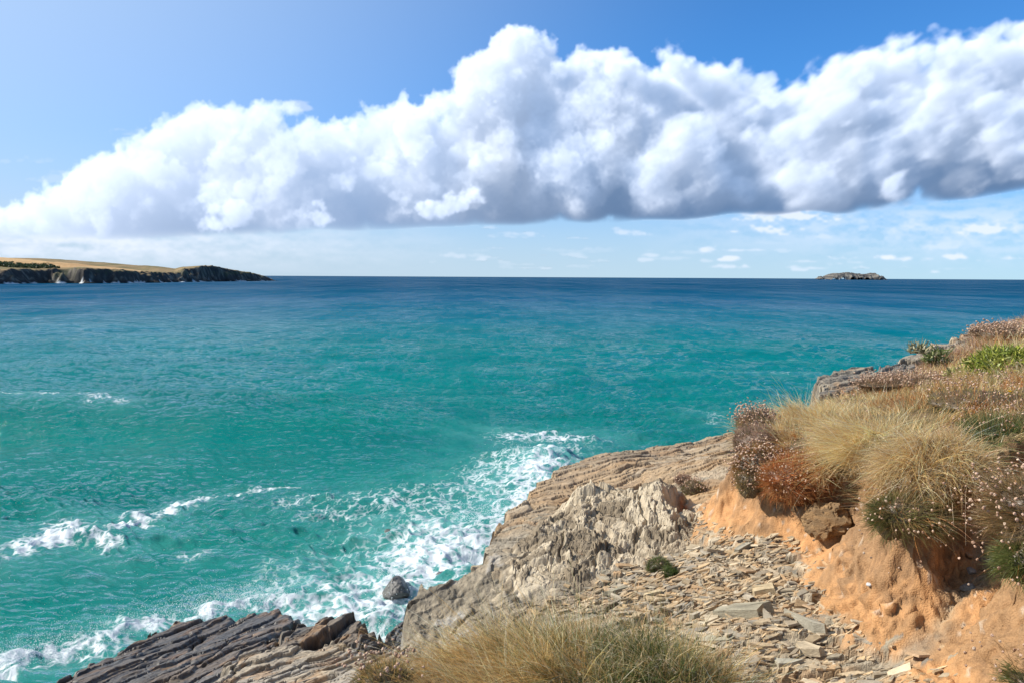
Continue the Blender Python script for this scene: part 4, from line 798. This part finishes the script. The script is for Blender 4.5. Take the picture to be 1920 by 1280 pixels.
def rubble():
    """the thousands of smaller chips between the loose fragments"""
    rng = np.random.default_rng(15); rp = np.array(RUBBLE); n = 26000; x = rng.uniform(-.3, 2.6, n); y = rng.uniform(4.1, 8.2, n); d = poly_sdf(x, y, rp) + .25 * fbm2(x * 2.5, y * 2.5, 4, 90); k = d > -.28 * rng.random(n) ** 2.2; x, y = x[k], y[k]; k = gz(x, y) - PLAT(x, y) < .07; x, y = x[k][:2700], y[k][:2700]; n = len(x)
    co = []; tr = []; cl = []; off = 0; g = .03; zx = (gz(x + g, y) - gz(x - g, y)) / (2 * g); zy = (gz(x, y + g) - gz(x, y - g)) / (2 * g); z = gz(x, y)
    for i in range(n):
        v, f = PROTO[rng.integers(0, len(PROTO))]; s = float(np.clip(np.exp(rng.normal(np.log(.026), .5)), .01, .085)); an = rng.normal(-.12, .38); c_, s_ = math.cos(an), math.sin(an)
        p = v * np.array([s * 1.35, s * rng.uniform(.55, 1.), s * rng.uniform(.6, 1.3)]); X = p[:, 0] * c_ - p[:, 1] * s_; Y = p[:, 0] * s_ + p[:, 1] * c_
        tx = np.clip(zx[i], -.6, .6) * .7 + rng.normal(0, .16); ty = np.clip(zy[i], -.6, .6) * .7 + rng.normal(0, .16)
        co.append(np.stack([x[i] + X, y[i] + Y, z[i] + .004 + .1 * s + p[:, 2] + X * tx + Y * ty], 1)); tr.append(f + off); off += len(v)
        cc = mix(CT[rng.integers(0, 8)], C(.52, .38, .22), rng.uniform(.1, .8)) * rng.uniform(.65, 1.2); cl.append(np.repeat(cc[None], len(v), 0))
    o = np_mesh('slate_rubble', np.concatenate(co), tris=np.concatenate(tr), mat=M_ROCK, col=np.concatenate(cl), smooth=False); tag(o, 'small slate chips packed between the loose fragments', None, kind='stuff')
rubble()
for k, (u, v, la, lb, th, an, lab) in enumerate([(1395, 1150, .22, .10, .05, -4, 'largest flat greenish-grey slate slab, in the middle of the rubble'), (1325, 1168, .13, .07, .035, 6, 'broad tan slate slab just left of the largest greenish slab'), (1500, 1170, .22, .03, .05, -52, 'long narrow slate splinter lying steeply tilted below the bank'), (1440, 1108, .15, .06, .035, -6, 'buff slate block with straight edges above the largest slab'), (1340, 1205, .22, .06, .025, 2, 'long thin-edged slate step beside the grass mound'), (1520, 1218, .11, .08, .04, -30, 'grey triangular slate plate close to the foot of the bank'), (1475, 1245, .13, .05, .03, -10, 'pale slate plate near the bottom edge right of the grass mound'), (1240, 1108, .18, .05, .025, 3, 'dark layered slate sheet below the two green tufts'), (1160, 1108, .14, .05, .03, 5, 'grey slate sheet peeking over the near grass mound'), (1290, 1030, .14, .06, .03, -12, 'tan slate sheet at the right foot of the outcrop'), (1400, 1030, .12, .05, .03, 14, 'ochre slate sheet just below the orange bank')]):
    q = on_ground(u, v); vv, ff = PROTO[k % len(PROTO)]; rg = np.random.default_rng(k + 50)
    p = vv * np.array([la, lb / .5, th / .11]); cc = [C(.35, .31, .22), C(.42, .34, .23), C(.34, .31, .24), C(.46, .36, .22)][k % 4]
    o = np_mesh('slate_slab', p, tris=ff, mat=M_ROCK, col=np.repeat(cc[None], len(p), 0) * (1 + .15 * rg.normal(size=(len(p), 1))), smooth=False); o.location = (q[0], q[1], q[2] + .25 * th)
    sx = (gz(q[0] + .1, q[1]) - gz(q[0] - .1, q[1])) / .2; sy = (gz(q[0], q[1] + .1) - gz(q[0], q[1] - .1)) / .2; o.rotation_euler = (float(np.clip(sy, -.4, .4)) * .7, -float(np.clip(sx, -.4, .4)) * .7, R(an)); tag(o, lab, 'slate slab', 'larger slate slabs in the rubble')
# ------------------------------------------------------------------ vegetation
M_GRASS = blade_material('dry_grass', .35); M_HEAD = blade_material('dry_flower', .25); M_STEM = blade_material('stem', .2)
def unit(a): return a / (np.linalg.norm(a, axis=1)[:, None] + 1e-9)
def blade_arrays(root, d, L, w, bend, col, seg=4, rng=None, tipcol=None, droop=None):
    n = len(root); t = np.linspace(0, 1, seg + 1); d = unit(d)
    a = rng.uniform(0, 6.283, n); side = unit(np.cross(d, np.stack([np.cos(a), np.sin(a), .3 * np.sin(a * 3)], 1)))
    co = []; cl = []
    for i, q in enumerate(t):
        p = root + d * (L * q)[:, None] + bend * (L * q * q)[:, None]
        if droop is not None: p[:, 2] -= droop * L * q ** 3
        ww = (w * (1 - .85 * q ** 1.5))[:, None] * side * .5
        co += [p - ww, p + ww]; c = col if tipcol is None else col * (1 - q) + tipcol * q; cl += [c, c]
    co = np.stack(co, 1); cl = np.stack(cl, 1); k = 2 * (seg + 1)
    f = np.array([(2 * i, 2 * i + 1, 2 * i + 3, 2 * i + 2) for i in range(seg)]); q = (np.arange(n)[:, None, None] * k + f[None]).reshape(-1, 4)
    tip = root + d * L[:, None] + bend * L[:, None]
    if droop is not None: tip[:, 2] -= droop * L
    return co.reshape(-1, 3), q, cl.reshape(-1, 3), tip
def join(parts):
    co = []; q = []; c = []; n = 0
    for a in parts: co.append(a[0]); q.append(a[1] + n); c.append(a[2]); n += len(a[0])
    return np.concatenate(co), np.concatenate(q), np.concatenate(c)
def rcol(rng, n, cols, jit=.22):
    cols = np.array(cols); k = rng.integers(0, len(cols), n); m = sstep(.25, .75, rng.random((n, 1))); k2 = rng.integers(0, len(cols), n); jit = jit * 1.6
    return (cols[k] * m + cols[k2] * (1 - m)) * rng.uniform(1 - jit, 1 + jit, (n, 1))
STRAW = [C(.84, .56, .25), C(.88, .65, .34), C(.74, .46, .17), C(.54, .33, .13), C(.88, .71, .44)]
OLIVE = [C(.17, .16, .055), C(.22, .19, .07), C(.13, .14, .045), C(.30, .23, .10)]
GREEN = [C(.07, .11, .025), C(.10, .15, .035), C(.05, .08, .02), C(.14, .17, .05)]
HEADC = [C(.55, .37, .25), C(.62, .46, .33), C(.44, .27, .17), C(.57, .38, .27), C(.36, .21, .13)]
RUST = [C(.46, .17, .05), C(.54, .23, .07), C(.36, .13, .045), C(.50, .29, .12)]
def grad_db(x, y, e=.05):
    f = lambda a, b: poly_sdf(a, b, BANK); return (f(x + e, y) - f(x - e, y)) / (2 * e), (f(x, y + e) - f(x, y - e)) / (2 * e)
ICO0 = ico(0); ICO1 = ico(1)
def head_mesh(name, colr, r, seed):
    v, f = ICO1; rg = np.random.default_rng(seed); p = v * np.array([1, 1, .72]) * r * rg.uniform(.72, 1.2, (len(v), 1))
    me = np_mesh(name, p, tris=f, mat=M_HEAD, col=np.clip(colr * rg.uniform(.75, 1.2, (len(v), 1)), 0, 1), smooth=False); return me
def heads_arrays(pts, r, rng, cols):
    v, f = ICO0; n = len(pts); s = r * rng.uniform(.65, 1.25, n); co = pts[:, None] + v[None] * s[:, None, None] * np.array([1, 1, .75]) * rng.uniform(.8, 1.2, (n, 12, 1))
    return co.reshape(-1, 3), (np.arange(n)[:, None, None] * 12 + f[None]).reshape(-1, 3), np.repeat(rcol(rng, n, cols, .2), 12, 0)
HEADS = []
def thrift(label, c, rad, seed, needles=2600, stems=150, cush=OLIVE, stemc=RUST, headc=HEADC, stem_len=(.08, .17), lean=(0, 0, 0), nlen=(.03, .06), solo=40, group='thrift cushions on the cliff edge', name='thrift_plant', hr=.0070, down=0., wid=.0026, base=C(.12, .085, .05)):
    rng = np.random.default_rng(seed); c = np.array(c); rad = np.array(rad)
    root = empty(name, c, label, 'plant', group)
    # dense cushion: a lumpy dome under short needles
    v, f = ico(3); k = 1 + .22 * fbm3(v[:, 0] * 1.6 + seed, v[:, 1] * 1.6, v[:, 2] * 1.6, 4, seed)
    def surf(d): return d * (1 + .22 * fbm3(d[:, 0] * 1.6 + seed, d[:, 1] * 1.6, d[:, 2] * 1.6, 4, seed))[:, None] * rad
    o = np_mesh('cushion', v * k[:, None] * rad * .93, tris=f, mat=M_STEM, col=np.repeat(base[None], len(v), 0) * (1 + .3 * fbm3(v[:, 0] * 5, v[:, 1] * 5, v[:, 2] * 5, 3, seed))[:, None], parent=root)
    d = rng.normal(size=(needles, 3)); d[:, 2] = np.abs(d[:, 2]) * 1.0 - .75 * rng.random(needles); d = unit(d); p = surf(d) * .92; nrm = unit(d / rad)
    cl = rcol(rng, needles, cush); patch = sstep(-.2, .3, fbm3(d[:, 0] * 2, d[:, 1] * 2, d[:, 2] * 2, 3, seed + 5))[:, None]; cl = cl * (.75 + .5 * patch)
    a = blade_arrays(p, nrm + rng.normal(0, .35, (needles, 3)), rng.uniform(*nlen, needles), np.full(needles, wid * 1.2), np.array(lean) + rng.normal(0, .2, (needles, 3)), cl, 2, rng)
    np_mesh('foliage', a[0], quads=a[1], mat=M_GRASS, col=a[2], smooth=False, parent=root)
    if stems:
        d = rng.normal(size=(stems, 3)); d[:, 2] = np.abs(d[:, 2]) + .1 - down; d = unit(d); p = surf(d) * .9
        L = rng.uniform(*stem_len, stems); dr = unit(d * .8 + np.array([0, 0, .7 - down]) + rng.normal(0, .25, (stems, 3)))
        a = blade_arrays(p, dr, L, np.full(stems, wid * .75), np.array(lean) + rng.normal(0, .18, (stems, 3)), rcol(rng, stems, stemc), 4, rng, droop=np.full(stems, .12 + .3 * down))
        np_mesh('stems', a[0], quads=a[1], mat=M_STEM, col=a[2], smooth=False, parent=root)
        order = np.argsort(np.linalg.norm(a[3] + c - np.array([0, 0, H]), axis=1)); so = order[:solo]; rest = order[solo:]
        for i in so:
            h = link(HEADS[rng.integers(0, len(HEADS))].copy()); h.name = 'flower_head'; h.parent = root; h.location = a[3][i]; s = hr / .0085 * rng.uniform(.7, 1.2); h.scale = (s, s, s); h.rotation_euler = rng.uniform(0, 3, 3)
        if len(rest):
            b = heads_arrays(a[3][rest], hr, rng, headc); o = np_mesh('flower_heads', b[0], tris=b[1], mat=M_HEAD, col=b[2], smooth=False, parent=root); o['kind'] = 'stuff'
    return root
_hs = [head_mesh('flower_head', C(*HEADC[i % 5]), .0085, i) for i in range(6)]
HEADS = _hs
def turf():
    rng = np.random.default_rng(77); n = 420000
    y = 3.4 + 15.5 * rng.random(n) ** 1.7; x = rng.uniform(1.2, 14, n); keep = (x < .78 * y + .4 + (rng.random(n) < .6) * (.55 * y + 1.2)) & (x > .22 * y) ; x, y = x[keep], y[keep]
    wob = .10 * fbm2(x * 1.6, y * 1.6, 4, 2) + .03 * fbm2(x * 7, y * 7, 3, 3); db = poly_sdf(x, y, BANK) + wob
    clump = fbm2(x * 5, y * 5, 3, 201); keep = (db > .0) & (clump + rng.normal(0, .25, len(x)) > -.35); x, y, db, clump = x[keep], y[keep], db[keep], clump[keep]
    m = len(x); z = gz(x, y) - .01; gx, gy = grad_db(x, y)
    n1 = fbm2(x * .8, y * .8, 4, 202); n2 = fbm2(x * 2.1, y * 2.1, 3, 203)
    L = (1 - .4 * sstep(7.8, 9, y) * sstep(.62, .5, x / y)) * (.13 + .09 * n2.clip(-.6, 1) + .05 * clump.clip(-.5, 1)) * rng.uniform(.5, 1.35, m) * np.interp(y, [4, 8, 14], [1., 1.05, 1.15])
    edge = sstep(.30, .0, db)[:, None]; outd = np.stack([-gx, -gy, 0 * gx], 1)
    sw = np.stack([.35 * fbm2(x * 1.1, y * 1.1, 3, 204) - .1, .35 * fbm2(x * 1.1 + 9, y * 1.1, 3, 205) - .12, 0 * x], 1)
    d = np.stack([0 * x, 0 * x, 1 + 0 * x], 1) + sw + outd * edge * .9 + rng.normal(0, .28, (m, 3)); bend = sw * .8 + outd * edge * .7 + rng.normal(0, .22, (m, 3)); bend[:, 2] -= .15 + .25 * edge[:, 0]
    u = 960 + x / y * F
    q = P(1885, 830, 5.3); gm = 1.2 * np.exp(-(((x - q[0]) / .6) ** 2 + ((y - q[1]) / .5) ** 2)); q2 = P(1830, 700, 8.5); gm2 = np.exp(-(((x - q2[0]) / .9) ** 2 + ((y - q2[1]) / .9) ** 2)) * .55; gm3 = .35 * sstep(.1, .5, n1)
    cs = rcol(rng, m, STRAW); co_ = rcol(rng, m, OLIVE); cg = rcol(rng, m, GREEN)
    r = rng.random(m); col = np.where((r < np.clip(.10 + gm2 + gm3, 0, .8))[:, None], co_, cs); col = np.where((rng.random(m) < gm * .9)[:, None], cg, col)
    rn = fbm2(x * 1.6 + 20, y * 1.6, 3, 210); col = np.where((rng.random(m) < .75 * sstep(.12, .4, rn))[:, None], rcol(rng, m, RUST), col)
    q3 = sstep(10, 13, y) * sstep(.9, .2, db); rd = rcol(rng, m, [C(.40, .24, .15), C(.50, .34, .26), C(.33, .2, .11)]); col = np.where((rng.random(m) < q3 * .8)[:, None], rd, col)
    ww = np.maximum(.0030, .00052 * y) * rng.uniform(.6, 1.3, m)
    a = blade_arrays(x[:, None] * [1, 0, 0] + y[:, None] * [0, 1, 0] + z[:, None] * [0, 0, 1], d, L, ww, bend, col, 3, rng, tipcol=np.clip(col * 1.2, 0, .8))
    tag(np_mesh('grass', a[0], quads=a[1], mat=M_GRASS, col=a[2], smooth=False), 'dry straw-coloured turf covering the clifftop', None, kind='stuff')
    # scattered dry flower heads standing in the turf
    k = rng.choice(m, 5200, False, p=None); wgt = fbm2(x[k] * 1.3 + 4, y[k] * 1.3, 3, 207) + .5 * sstep(9, 12, y[k]) + .25 * sstep(1.2, .2, db[k]); k = k[wgt + rng.normal(0, .12, len(k)) > .22]
    pk = np.stack([x[k], y[k], z[k]], 1); Lh = rng.uniform(.12, .24, len(k))
    b = blade_arrays(pk, d[k] * .6 + [0, 0, .6], Lh, np.maximum(.002, .00035 * y[k]), bend[k] * .5, rcol(rng, len(k), RUST + STRAW[:2]), 3, rng)
    hh = heads_arrays(b[3], .0085, rng, HEADC); s = np.maximum(1, y[k] * .0011 / .0085)
    tag(np_mesh('turf_flower_stalks', b[0], quads=b[1], mat=M_STEM, col=b[2], smooth=False), 'dry thrift stalks standing all over the turf', None, kind='stuff')
    tag(np_mesh('turf_flower_heads', hh[0], tris=hh[1], mat=M_HEAD, col=hh[2], smooth=False), 'dry pinkish thrift heads scattered over the turf', None, kind='stuff')
turf()
def tussock(label, c, rad, seed, n, L, cols, lean, spread=.8, droop=.5, wid=.003, seeds=0, cat='grass tussock', extra=None, dirb=None, up=.9):
    rng = np.random.default_rng(seed); c = np.array(c); root = empty('grass_tussock', c, label, cat)
    nc = max(6, n // 170); ci = rng.integers(0, nc, n); ca_ = rng.uniform(0, 6.283, nc); cr_ = np.sqrt(rng.random(nc)); cx_ = np.cos(ca_) * cr_; cy_ = np.sin(ca_) * cr_
    qx = cx_[ci] + rng.normal(0, .09, n); qy = cy_[ci] + rng.normal(0, .09, n); r = np.minimum(np.hypot(qx, qy), 1.15); a_ = np.arctan2(qy, qx); cb = rng.normal(0, .38, (nc, 3)); cl_ = rng.uniform(.6, 1.25, nc); ct_ = rng.uniform(.72, 1.2, (nc, 1)); ox = np.cos(a_) * r * rad[0]; oy = np.sin(a_) * r * rad[1]
    k = fbm2(ox * 9 + seed, oy * 9, 3, seed); p = np.stack([ox, oy, rad[2] * (1 - r ** 2) - .03 + .03 * k], 1)
    d = np.stack([np.cos(a_) * r * spread, np.sin(a_) * r * spread, up + 0 * r], 1) + rng.normal(0, .22, (n, 3)) + np.array(lean) * .5 + np.stack([.9 * fbm2(ox * 7, oy * 7, 3, seed + 1), .9 * fbm2(ox * 7 + 3, oy * 7, 3, seed + 2), .3 * fbm2(ox * 7 + 6, oy * 7, 2, seed + 3)], 1)
    d = d + cb[ci]; Ls = rng.uniform(*L, n) * (1 + .3 * k.clip(-.7, 1)) * cl_[ci]; bend = np.array(lean) + np.stack([np.cos(a_) * r * spread * .6, np.sin(a_) * r * spread * .6, 0 * r], 1) + rng.normal(0, .42, (n, 3))
    col = np.clip(rcol(rng, n, cols) * ct_[ci], 0, .85)
    if extra is not None: col = extra(ox, oy, col, rng)
    a = blade_arrays(p, d, Ls, np.full(n, wid) * rng.uniform(.6, 1.3, n), bend, col, 5, rng, tipcol=np.clip(col * 1.15, 0, .8), droop=droop * rng.uniform(.3, 1.2, n))
    np_mesh('blades', a[0], quads=a[1], mat=M_GRASS, col=a[2], smooth=False, parent=root)
    v, f = ico(2); np_mesh('thatch', v * np.array(rad) * [.9, .9, .9], tris=f, mat=M_STEM, col=np.repeat(C(.20, .14, .07)[None], len(v), 0), parent=root)
    if seeds:
        k = rng.choice(n, seeds, False); t0 = a[3][k]; ch = []
        for j in range(5):
            e = rng.normal(0, 1, (seeds, 3)); ch.append(blade_arrays(t0 - unit(bend[k] + d[k]) * .012 * j, unit(bend[k] + d[k] * .6) + .35 * e, np.full(seeds, .022), np.full(seeds, wid * 1.1), e * .1, rcol(rng, seeds, [C(.55, .44, .29), C(.48, .36, .21)]), 2, rng))
        s = join(ch); np_mesh('seed_heads', s[0], quads=s[1], mat=M_GRASS, col=s[2], smooth=False, parent=root)
    return root
def atg(u, v, y, dz=0.): q = P(u, v, y); return (q[0], q[1], float(gz(q[0], q[1])) + dz)
def at(u, v, y, dz=0.): q = P(u, v, y); return (q[0], q[1], q[2] + dz)
# the big straw tussock hanging over the hollow, seen right of centre
tussock('big pale straw-coloured grass tussock drooping over the shaded hollow', at(1755, 890, 5.05), (.31, .29, .22), 301, 17000, (.07, .20), STRAW + [C(.66, .52, .36), C(.52, .33, .15), C(.46, .28, .12)], (-.22, -.30, 0), .55, .75, .0032)
tussock('tan grass tussock between the red thrift and the big straw tussock', at(1640, 850, 6.1), (.26, .3, .2), 302, 7500, (.10, .24), STRAW, (-.3, -.2, 0), .8, .45, .0034)
tussock('upright golden grass along the brow, right of the pink thrift tip', at(1540, 805, 7.8), (.45, .36, .12), 303, 8000, (.10, .22), STRAW, (-.25, .05, 0), .6, .25, .0042)
tussock('short straw tuft growing between the whitish and the pink thrift cushions', at(1462, 838, 7.1), (.12, .12, .1), 321, 1100, (.08, .2), STRAW, (-.2, -.1, 0), .7, .4, .0034)
tussock('short straw tuft rising out of the red thrift on its right side', at(1548, 878, 6.5), (.14, .13, .1), 322, 1400, (.08, .22), STRAW + RUST, (-.2, -.2, 0), .7, .45, .0034)
tussock('straggly brown tuft behind the red thrift, below the golden grass', at(1500, 838, 7.0), (.2, .16, .1), 323, 1800, (.08, .2), STRAW + RUST, (-.2, -.15, 0), .7, .4, .0036)
def near_mound():
    def ex(ox, oy, col, rng):
        n = len(ox); g = np.exp(-(((ox - .28) / .38) ** 2)) * sstep(-.5, .2, fbm2(ox * 4, oy * 4, 3, 5) + .35); r = rng.random(n)
        col = np.where((r < .75 * g)[:, None], rcol(rng, n, GREEN + OLIVE[:1]), col); col = np.where(((rng.random(n) < .2) & (r > .3))[:, None] & (ox < .0)[:, None], rcol(rng, n, OLIVE + STRAW[2:4]), col); return col
    tussock('dry grass mound with a dark green patch at the bottom edge, nearest the viewer', at(1080, 1298, 3.72, .0), (.80, .36, .15), 310, 32000, (.09, .26), STRAW + [C(.70, .42, .15), C(.58, .34, .11), C(.40, .24, .08)], (-.22, .0, 0), .45, .35, .0026, seeds=240, extra=ex, up=.8)
    rng = np.random.default_rng(9); n = 420; r = tussock('tall pale seeding grass stalks arching over the near grass mound', at(1060, 1275, 3.75), (.8, .3, .1), 311, n, (.18, .36), [C(.80, .64, .38), C(.74, .55, .30)], (-.45, .05, 0), .4, .45, .0028, seeds=300, up=.8)
near_mound()
A = dict(lean=(-.15, -.1, 0))
thrift('pale pink dry thrift at the far left tip of the turf, against the sea', at(1418, 798, 7.6), (.17, .17, .13), 401, 1800, 330, [C(.42, .27, .16), C(.36, .22, .14), C(.28, .24, .09)], [C(.42, .25, .16), C(.5, .33, .24)], lean=(-.2, 0, .1), hr=.0095, stem_len=(.05, .13), wid=.0032)
thrift('dense mauve-brown bare cushion between two flowering thrift clumps', at(1424, 830, 7.2), (.23, .24, .17), 402, 6500, 30, [C(.34, .21, .15), C(.40, .26, .18), C(.27, .17, .12), C(.26, .22, .09)], nlen=(.02, .04), solo=10, wid=.003, base=C(.22, .14, .10))
thrift('thrift cushion thick with whitish heads below the mauve cushion', at(1425, 880, 6.85), (.21, .2, .2), 403, 3400, 420, [C(.40, .22, .09), C(.26, .22, .08), C(.46, .22, .08)], RUST, lean=(-.15, -.1, 0), stem_len=(.04, .12), down=.25, wid=.003, hr=.0095)
thrift('rusty red-orange thrift cushion hanging over the orange soil', at(1492, 905, 6.5), (.27, .2, .2), 404, 3600, 330, [C(.50, .17, .05), C(.56, .22, .07), C(.40, .14, .05), C(.46, .26, .10), C(.58, .36, .16)], [C(.60, .19, .05), C(.5, .14, .04), C(.62, .28, .1)], nlen=(.05, .12), stem_len=(.08, .17), lean=(.05, -.15, 0), down=.2, base=C(.2, .08, .03))
thrift('orange-stemmed thrift with sparse heads above the red cushion', at(1580, 850, 6.7), (.2, .2, .15), 405, 1800, 160, RUST + STRAW[2:4], RUST, nlen=(.05, .10), lean=(-.2, -.1, 0))
thrift('grey-brown low thrift cushion at the lip left of the red one', at(1405, 905, 6.75), (.11, .12, .14), 406, 2600, 90, [C(.34, .25, .11), C(.42, .28, .14), C(.26, .22, .09)], nlen=(.02, .04), stem_len=(.03, .08), solo=20, down=.3)
thrift('thrift trailing long brown stalks and heads below the big straw tussock', at(1712, 968, 4.78), (.2, .15, .13), 407, 2600, 150, [C(.24, .20, .07), C(.16, .16, .05), C(.32, .22, .10)], RUST + [C(.38, .26, .12)], nlen=(.05, .10), stem_len=(.12, .24), lean=(.15, -.35, -.1), down=.5, solo=60)
thrift('olive green tuft on the left underside of the big tussock', at(1668, 975, 4.85), (.09, .12, .13), 408, 1800, 12, OLIVE + GREEN[:2], nlen=(.04, .09), solo=12, lean=(-.2, -.2, -.1), down=.4)
thrift('large nearby thrift at the right edge with orange stalks and round beige heads', at(1935, 975, 3.95), (.19, .2, .2), 409, 3000, 260, [C(.30, .18, .08), C(.22, .17, .06), C(.36, .24, .12)], RUST + [C(.46, .28, .13)], nlen=(.05, .1), stem_len=(.10, .2), lean=(-.25, -.05, -.05), down=.25, solo=90, hr=.0078)
thrift('bright green grassy tuft under the large thrift at the right edge', at(1925, 1055, 3.85), (.11, .12, .11), 410, 2600, 40, [C(.16, .19, .05), C(.12, .15, .04), C(.24, .24, .08)], RUST, nlen=(.05, .09), stem_len=(.06, .14), lean=(-.1, -.1, -.2), down=.5, solo=40)
thrift('thrift with a drift of white heads near the right edge, below the leafy plant', atg(1850, 735, 7.2, .02), (.5, .45, .12), 411, 2400, 210, OLIVE + STRAW[2:4], RUST, stem_len=(.1, .2), solo=60, wid=.0034, hr=.0095)
thrift('thrift with white heads beside the dark green grass at the right edge', atg(1890, 775, 5.9, .02), (.3, .3, .06), 412, 2600, 150, GREEN + OLIVE, RUST, stem_len=(.1, .2), solo=60, base=C(.06, .075, .03), nlen=(.05, .12))
thrift('low thrift with pink heads along the brow behind the flat grey block', atg(1715, 706, 10.8, .02), (.75, .5, .10), 413, 3600, 500, [C(.36, .22, .13), C(.3, .2, .1)], [C(.45, .28, .18)], stem_len=(.06, .14), solo=20, wid=.006, hr=.013)
thrift('pink thrift carpet on the skyline at the upper right', atg(1925, 636, 14.2, .02), (1.0, .8, .14), 414, 4600, 800, [C(.40, .26, .18), C(.36, .24, .13)], [C(.48, .32, .22)], stem_len=(.06, .14), solo=10, wid=.008, hr=.017)
for i, (u, v, r, lab, cs, st) in enumerate([(1236, 1068, .10, 'larger bright green thrift tuft growing on the slate below the quartz outcrop', GREEN + OLIVE[:1], 4), (1256, 1079, .062, 'smaller dark green tuft just right of the larger one on the slate', GREEN, 0), (1092, 1056, .085, 'brownish pink tuft in a crack on the dark side of the outcrop', [C(.3, .19, .13), C(.36, .24, .18), C(.1, .12, .03)], 40), (1300, 922, .12, 'pale pink thrift with a green base above the outcrop', [C(.16, .18, .06), C(.34, .23, .16)], 110), (1282, 905, .08, 'faded pink thrift tuft beside the strata, left of the turf', [C(.38, .26, .2), C(.3, .2, .13)], 60)]):
    q = on_ground(u, v); thrift(lab, (q[0], q[1], q[2] + r * .25), (r, r, r * .75), 430 + i, 1500, st, cs, nlen=(.02, .04), stem_len=(.03, .07), solo=20, group='small tufts growing on bare rock')
q = on_ground(1915, 1278); thrift('sparse thrift with curling bare stalks in the lower right corner', (q[0] + .05, q[1], q[2] - .01), (.1, .1, .07), 440, 1200, 34, GREEN + OLIVE, [C(.30, .18, .08), C(.24, .14, .06)], stem_len=(.12, .24), lean=(-.35, 0, -.05), solo=34, hr=.0078, nlen=(.03, .07))
thrift('pinkish dry thrift heads at the left foot of the near grass mound', at(722, 1268, 3.55, -.03), (.12, .1, .07), 441, 1500, 60, OLIVE + STRAW[2:4], STRAW[2:4], stem_len=(.07, .14), lean=(-.25, .05, 0), solo=60, hr=.0085)
def leafy(label, c, rad, seed, n, size, cols):
    rng = np.random.default_rng(seed); root = empty('leafy_plant', c, label, 'plant'); rad = np.array(rad); d = rng.normal(size=(n, 3)); d[:, 2] = np.abs(d[:, 2]); d = unit(d); p = d * rad * (rng.random((n, 1)) ** .35) * (1 + .3 * fbm3(d[:, 0] * 2, d[:, 1] * 2, d[:, 2] * 2, 3, seed))[:, None]
    a = blade_arrays(p, d * .7 + [0, 0, .5] + rng.normal(0, .5, (n, 3)), size * rng.uniform(.6, 1.4, n), size * .42 * rng.uniform(.7, 1.2, n), rng.normal(0, .4, (n, 3)), rcol(rng, n, cols, .3), 3, rng)
    np_mesh('leaves', a[0], quads=a[1], mat=M_LEAF, col=a[2], smooth=False, parent=root)
    s = 60; p0 = rng.normal(0, .3, (s, 3)) * rad * [1, 1, 0]; b = blade_arrays(p0, rng.normal(0, .5, (s, 3)) + [0, 0, 1], np.full(s, rad[2] * .9), np.full(s, .008), rng.normal(0, .2, (s, 3)), rcol(rng, s, [C(.16, .15, .06), C(.2, .13, .06)]), 3, rng)
    np_mesh('stems', b[0], quads=b[1], mat=M_STEM, col=b[2], smooth=False, parent=root); return root
BRIGHT = [C(.32, .36, .05), C(.42, .43, .08), C(.20, .25, .04), C(.48, .46, .14), C(.12, .15, .03)]
leafy('bright yellow-green leafy plant at the right edge below the skyline', atg(1908, 684, 10.0, .05), (.55, .45, .30), 501, 3600, .065, BRIGHT)
leafy('small green weed on the brow at the end of the bare slab', atg(1756, 654, 12.6, .02), (.18, .18, .24), 502, 160, .09, [C(.16, .2, .06), C(.24, .25, .1)])
leafy('thin grey-green weed leaning out over the sea beside the pink brow', at(1722, 662, 12.4), (.16, .16, .16), 503, 90, .08, [C(.2, .2, .1), C(.26, .24, .14)])
leafy('olive weed among the thrift left of the bright leafy plant', atg(1805, 668, 10.8, .02), (.22, .22, .12), 504, 260, .07, [C(.3, .3, .09), C(.38, .34, .13)])
def yellow_flower():
    c = np.array(at(1893, 733, 6.6)); root = empty('yellow_flower', c, 'single small yellow flower in the grass near the right edge', 'flower'); rng = np.random.default_rng(1); n = 9; a = np.linspace(0, 6.283, n, False)
    b = blade_arrays(np.zeros((n, 3)), np.stack([np.cos(a), np.sin(a), .5 + 0 * a], 1), np.full(n, .016), np.full(n, .011), np.zeros((n, 3)), np.repeat(C(.8, .5, .01)[None], n, 0), 2, rng); np_mesh('petals', b[0], quads=b[1], mat=M_HEAD, col=b[2], parent=root)
    b = blade_arrays(np.zeros((1, 3)), np.array([[0, .1, -1.]]), np.array([.2]), np.array([.003]), np.zeros((1, 3)), np.array([[.1, .14, .04]]), 3, rng); np_mesh('stalk', b[0], quads=b[1], mat=M_STEM, col=b[2], parent=root)
yellow_flower()
q = at(1545, 968, 6.25); boulder('soil_clod', 'dark root-bound lump of earth bulging from the bank under the red thrift', q, (.20, .17, .15), 12, [C(.22, .145, .08), C(.32, .20, .10)], rock_material('soil_clod_surface', .95, .8, 2.2, .1, .4, .03), .55, 5, 'soil clod')
for h in _hs: bpy.data.objects.remove(h)
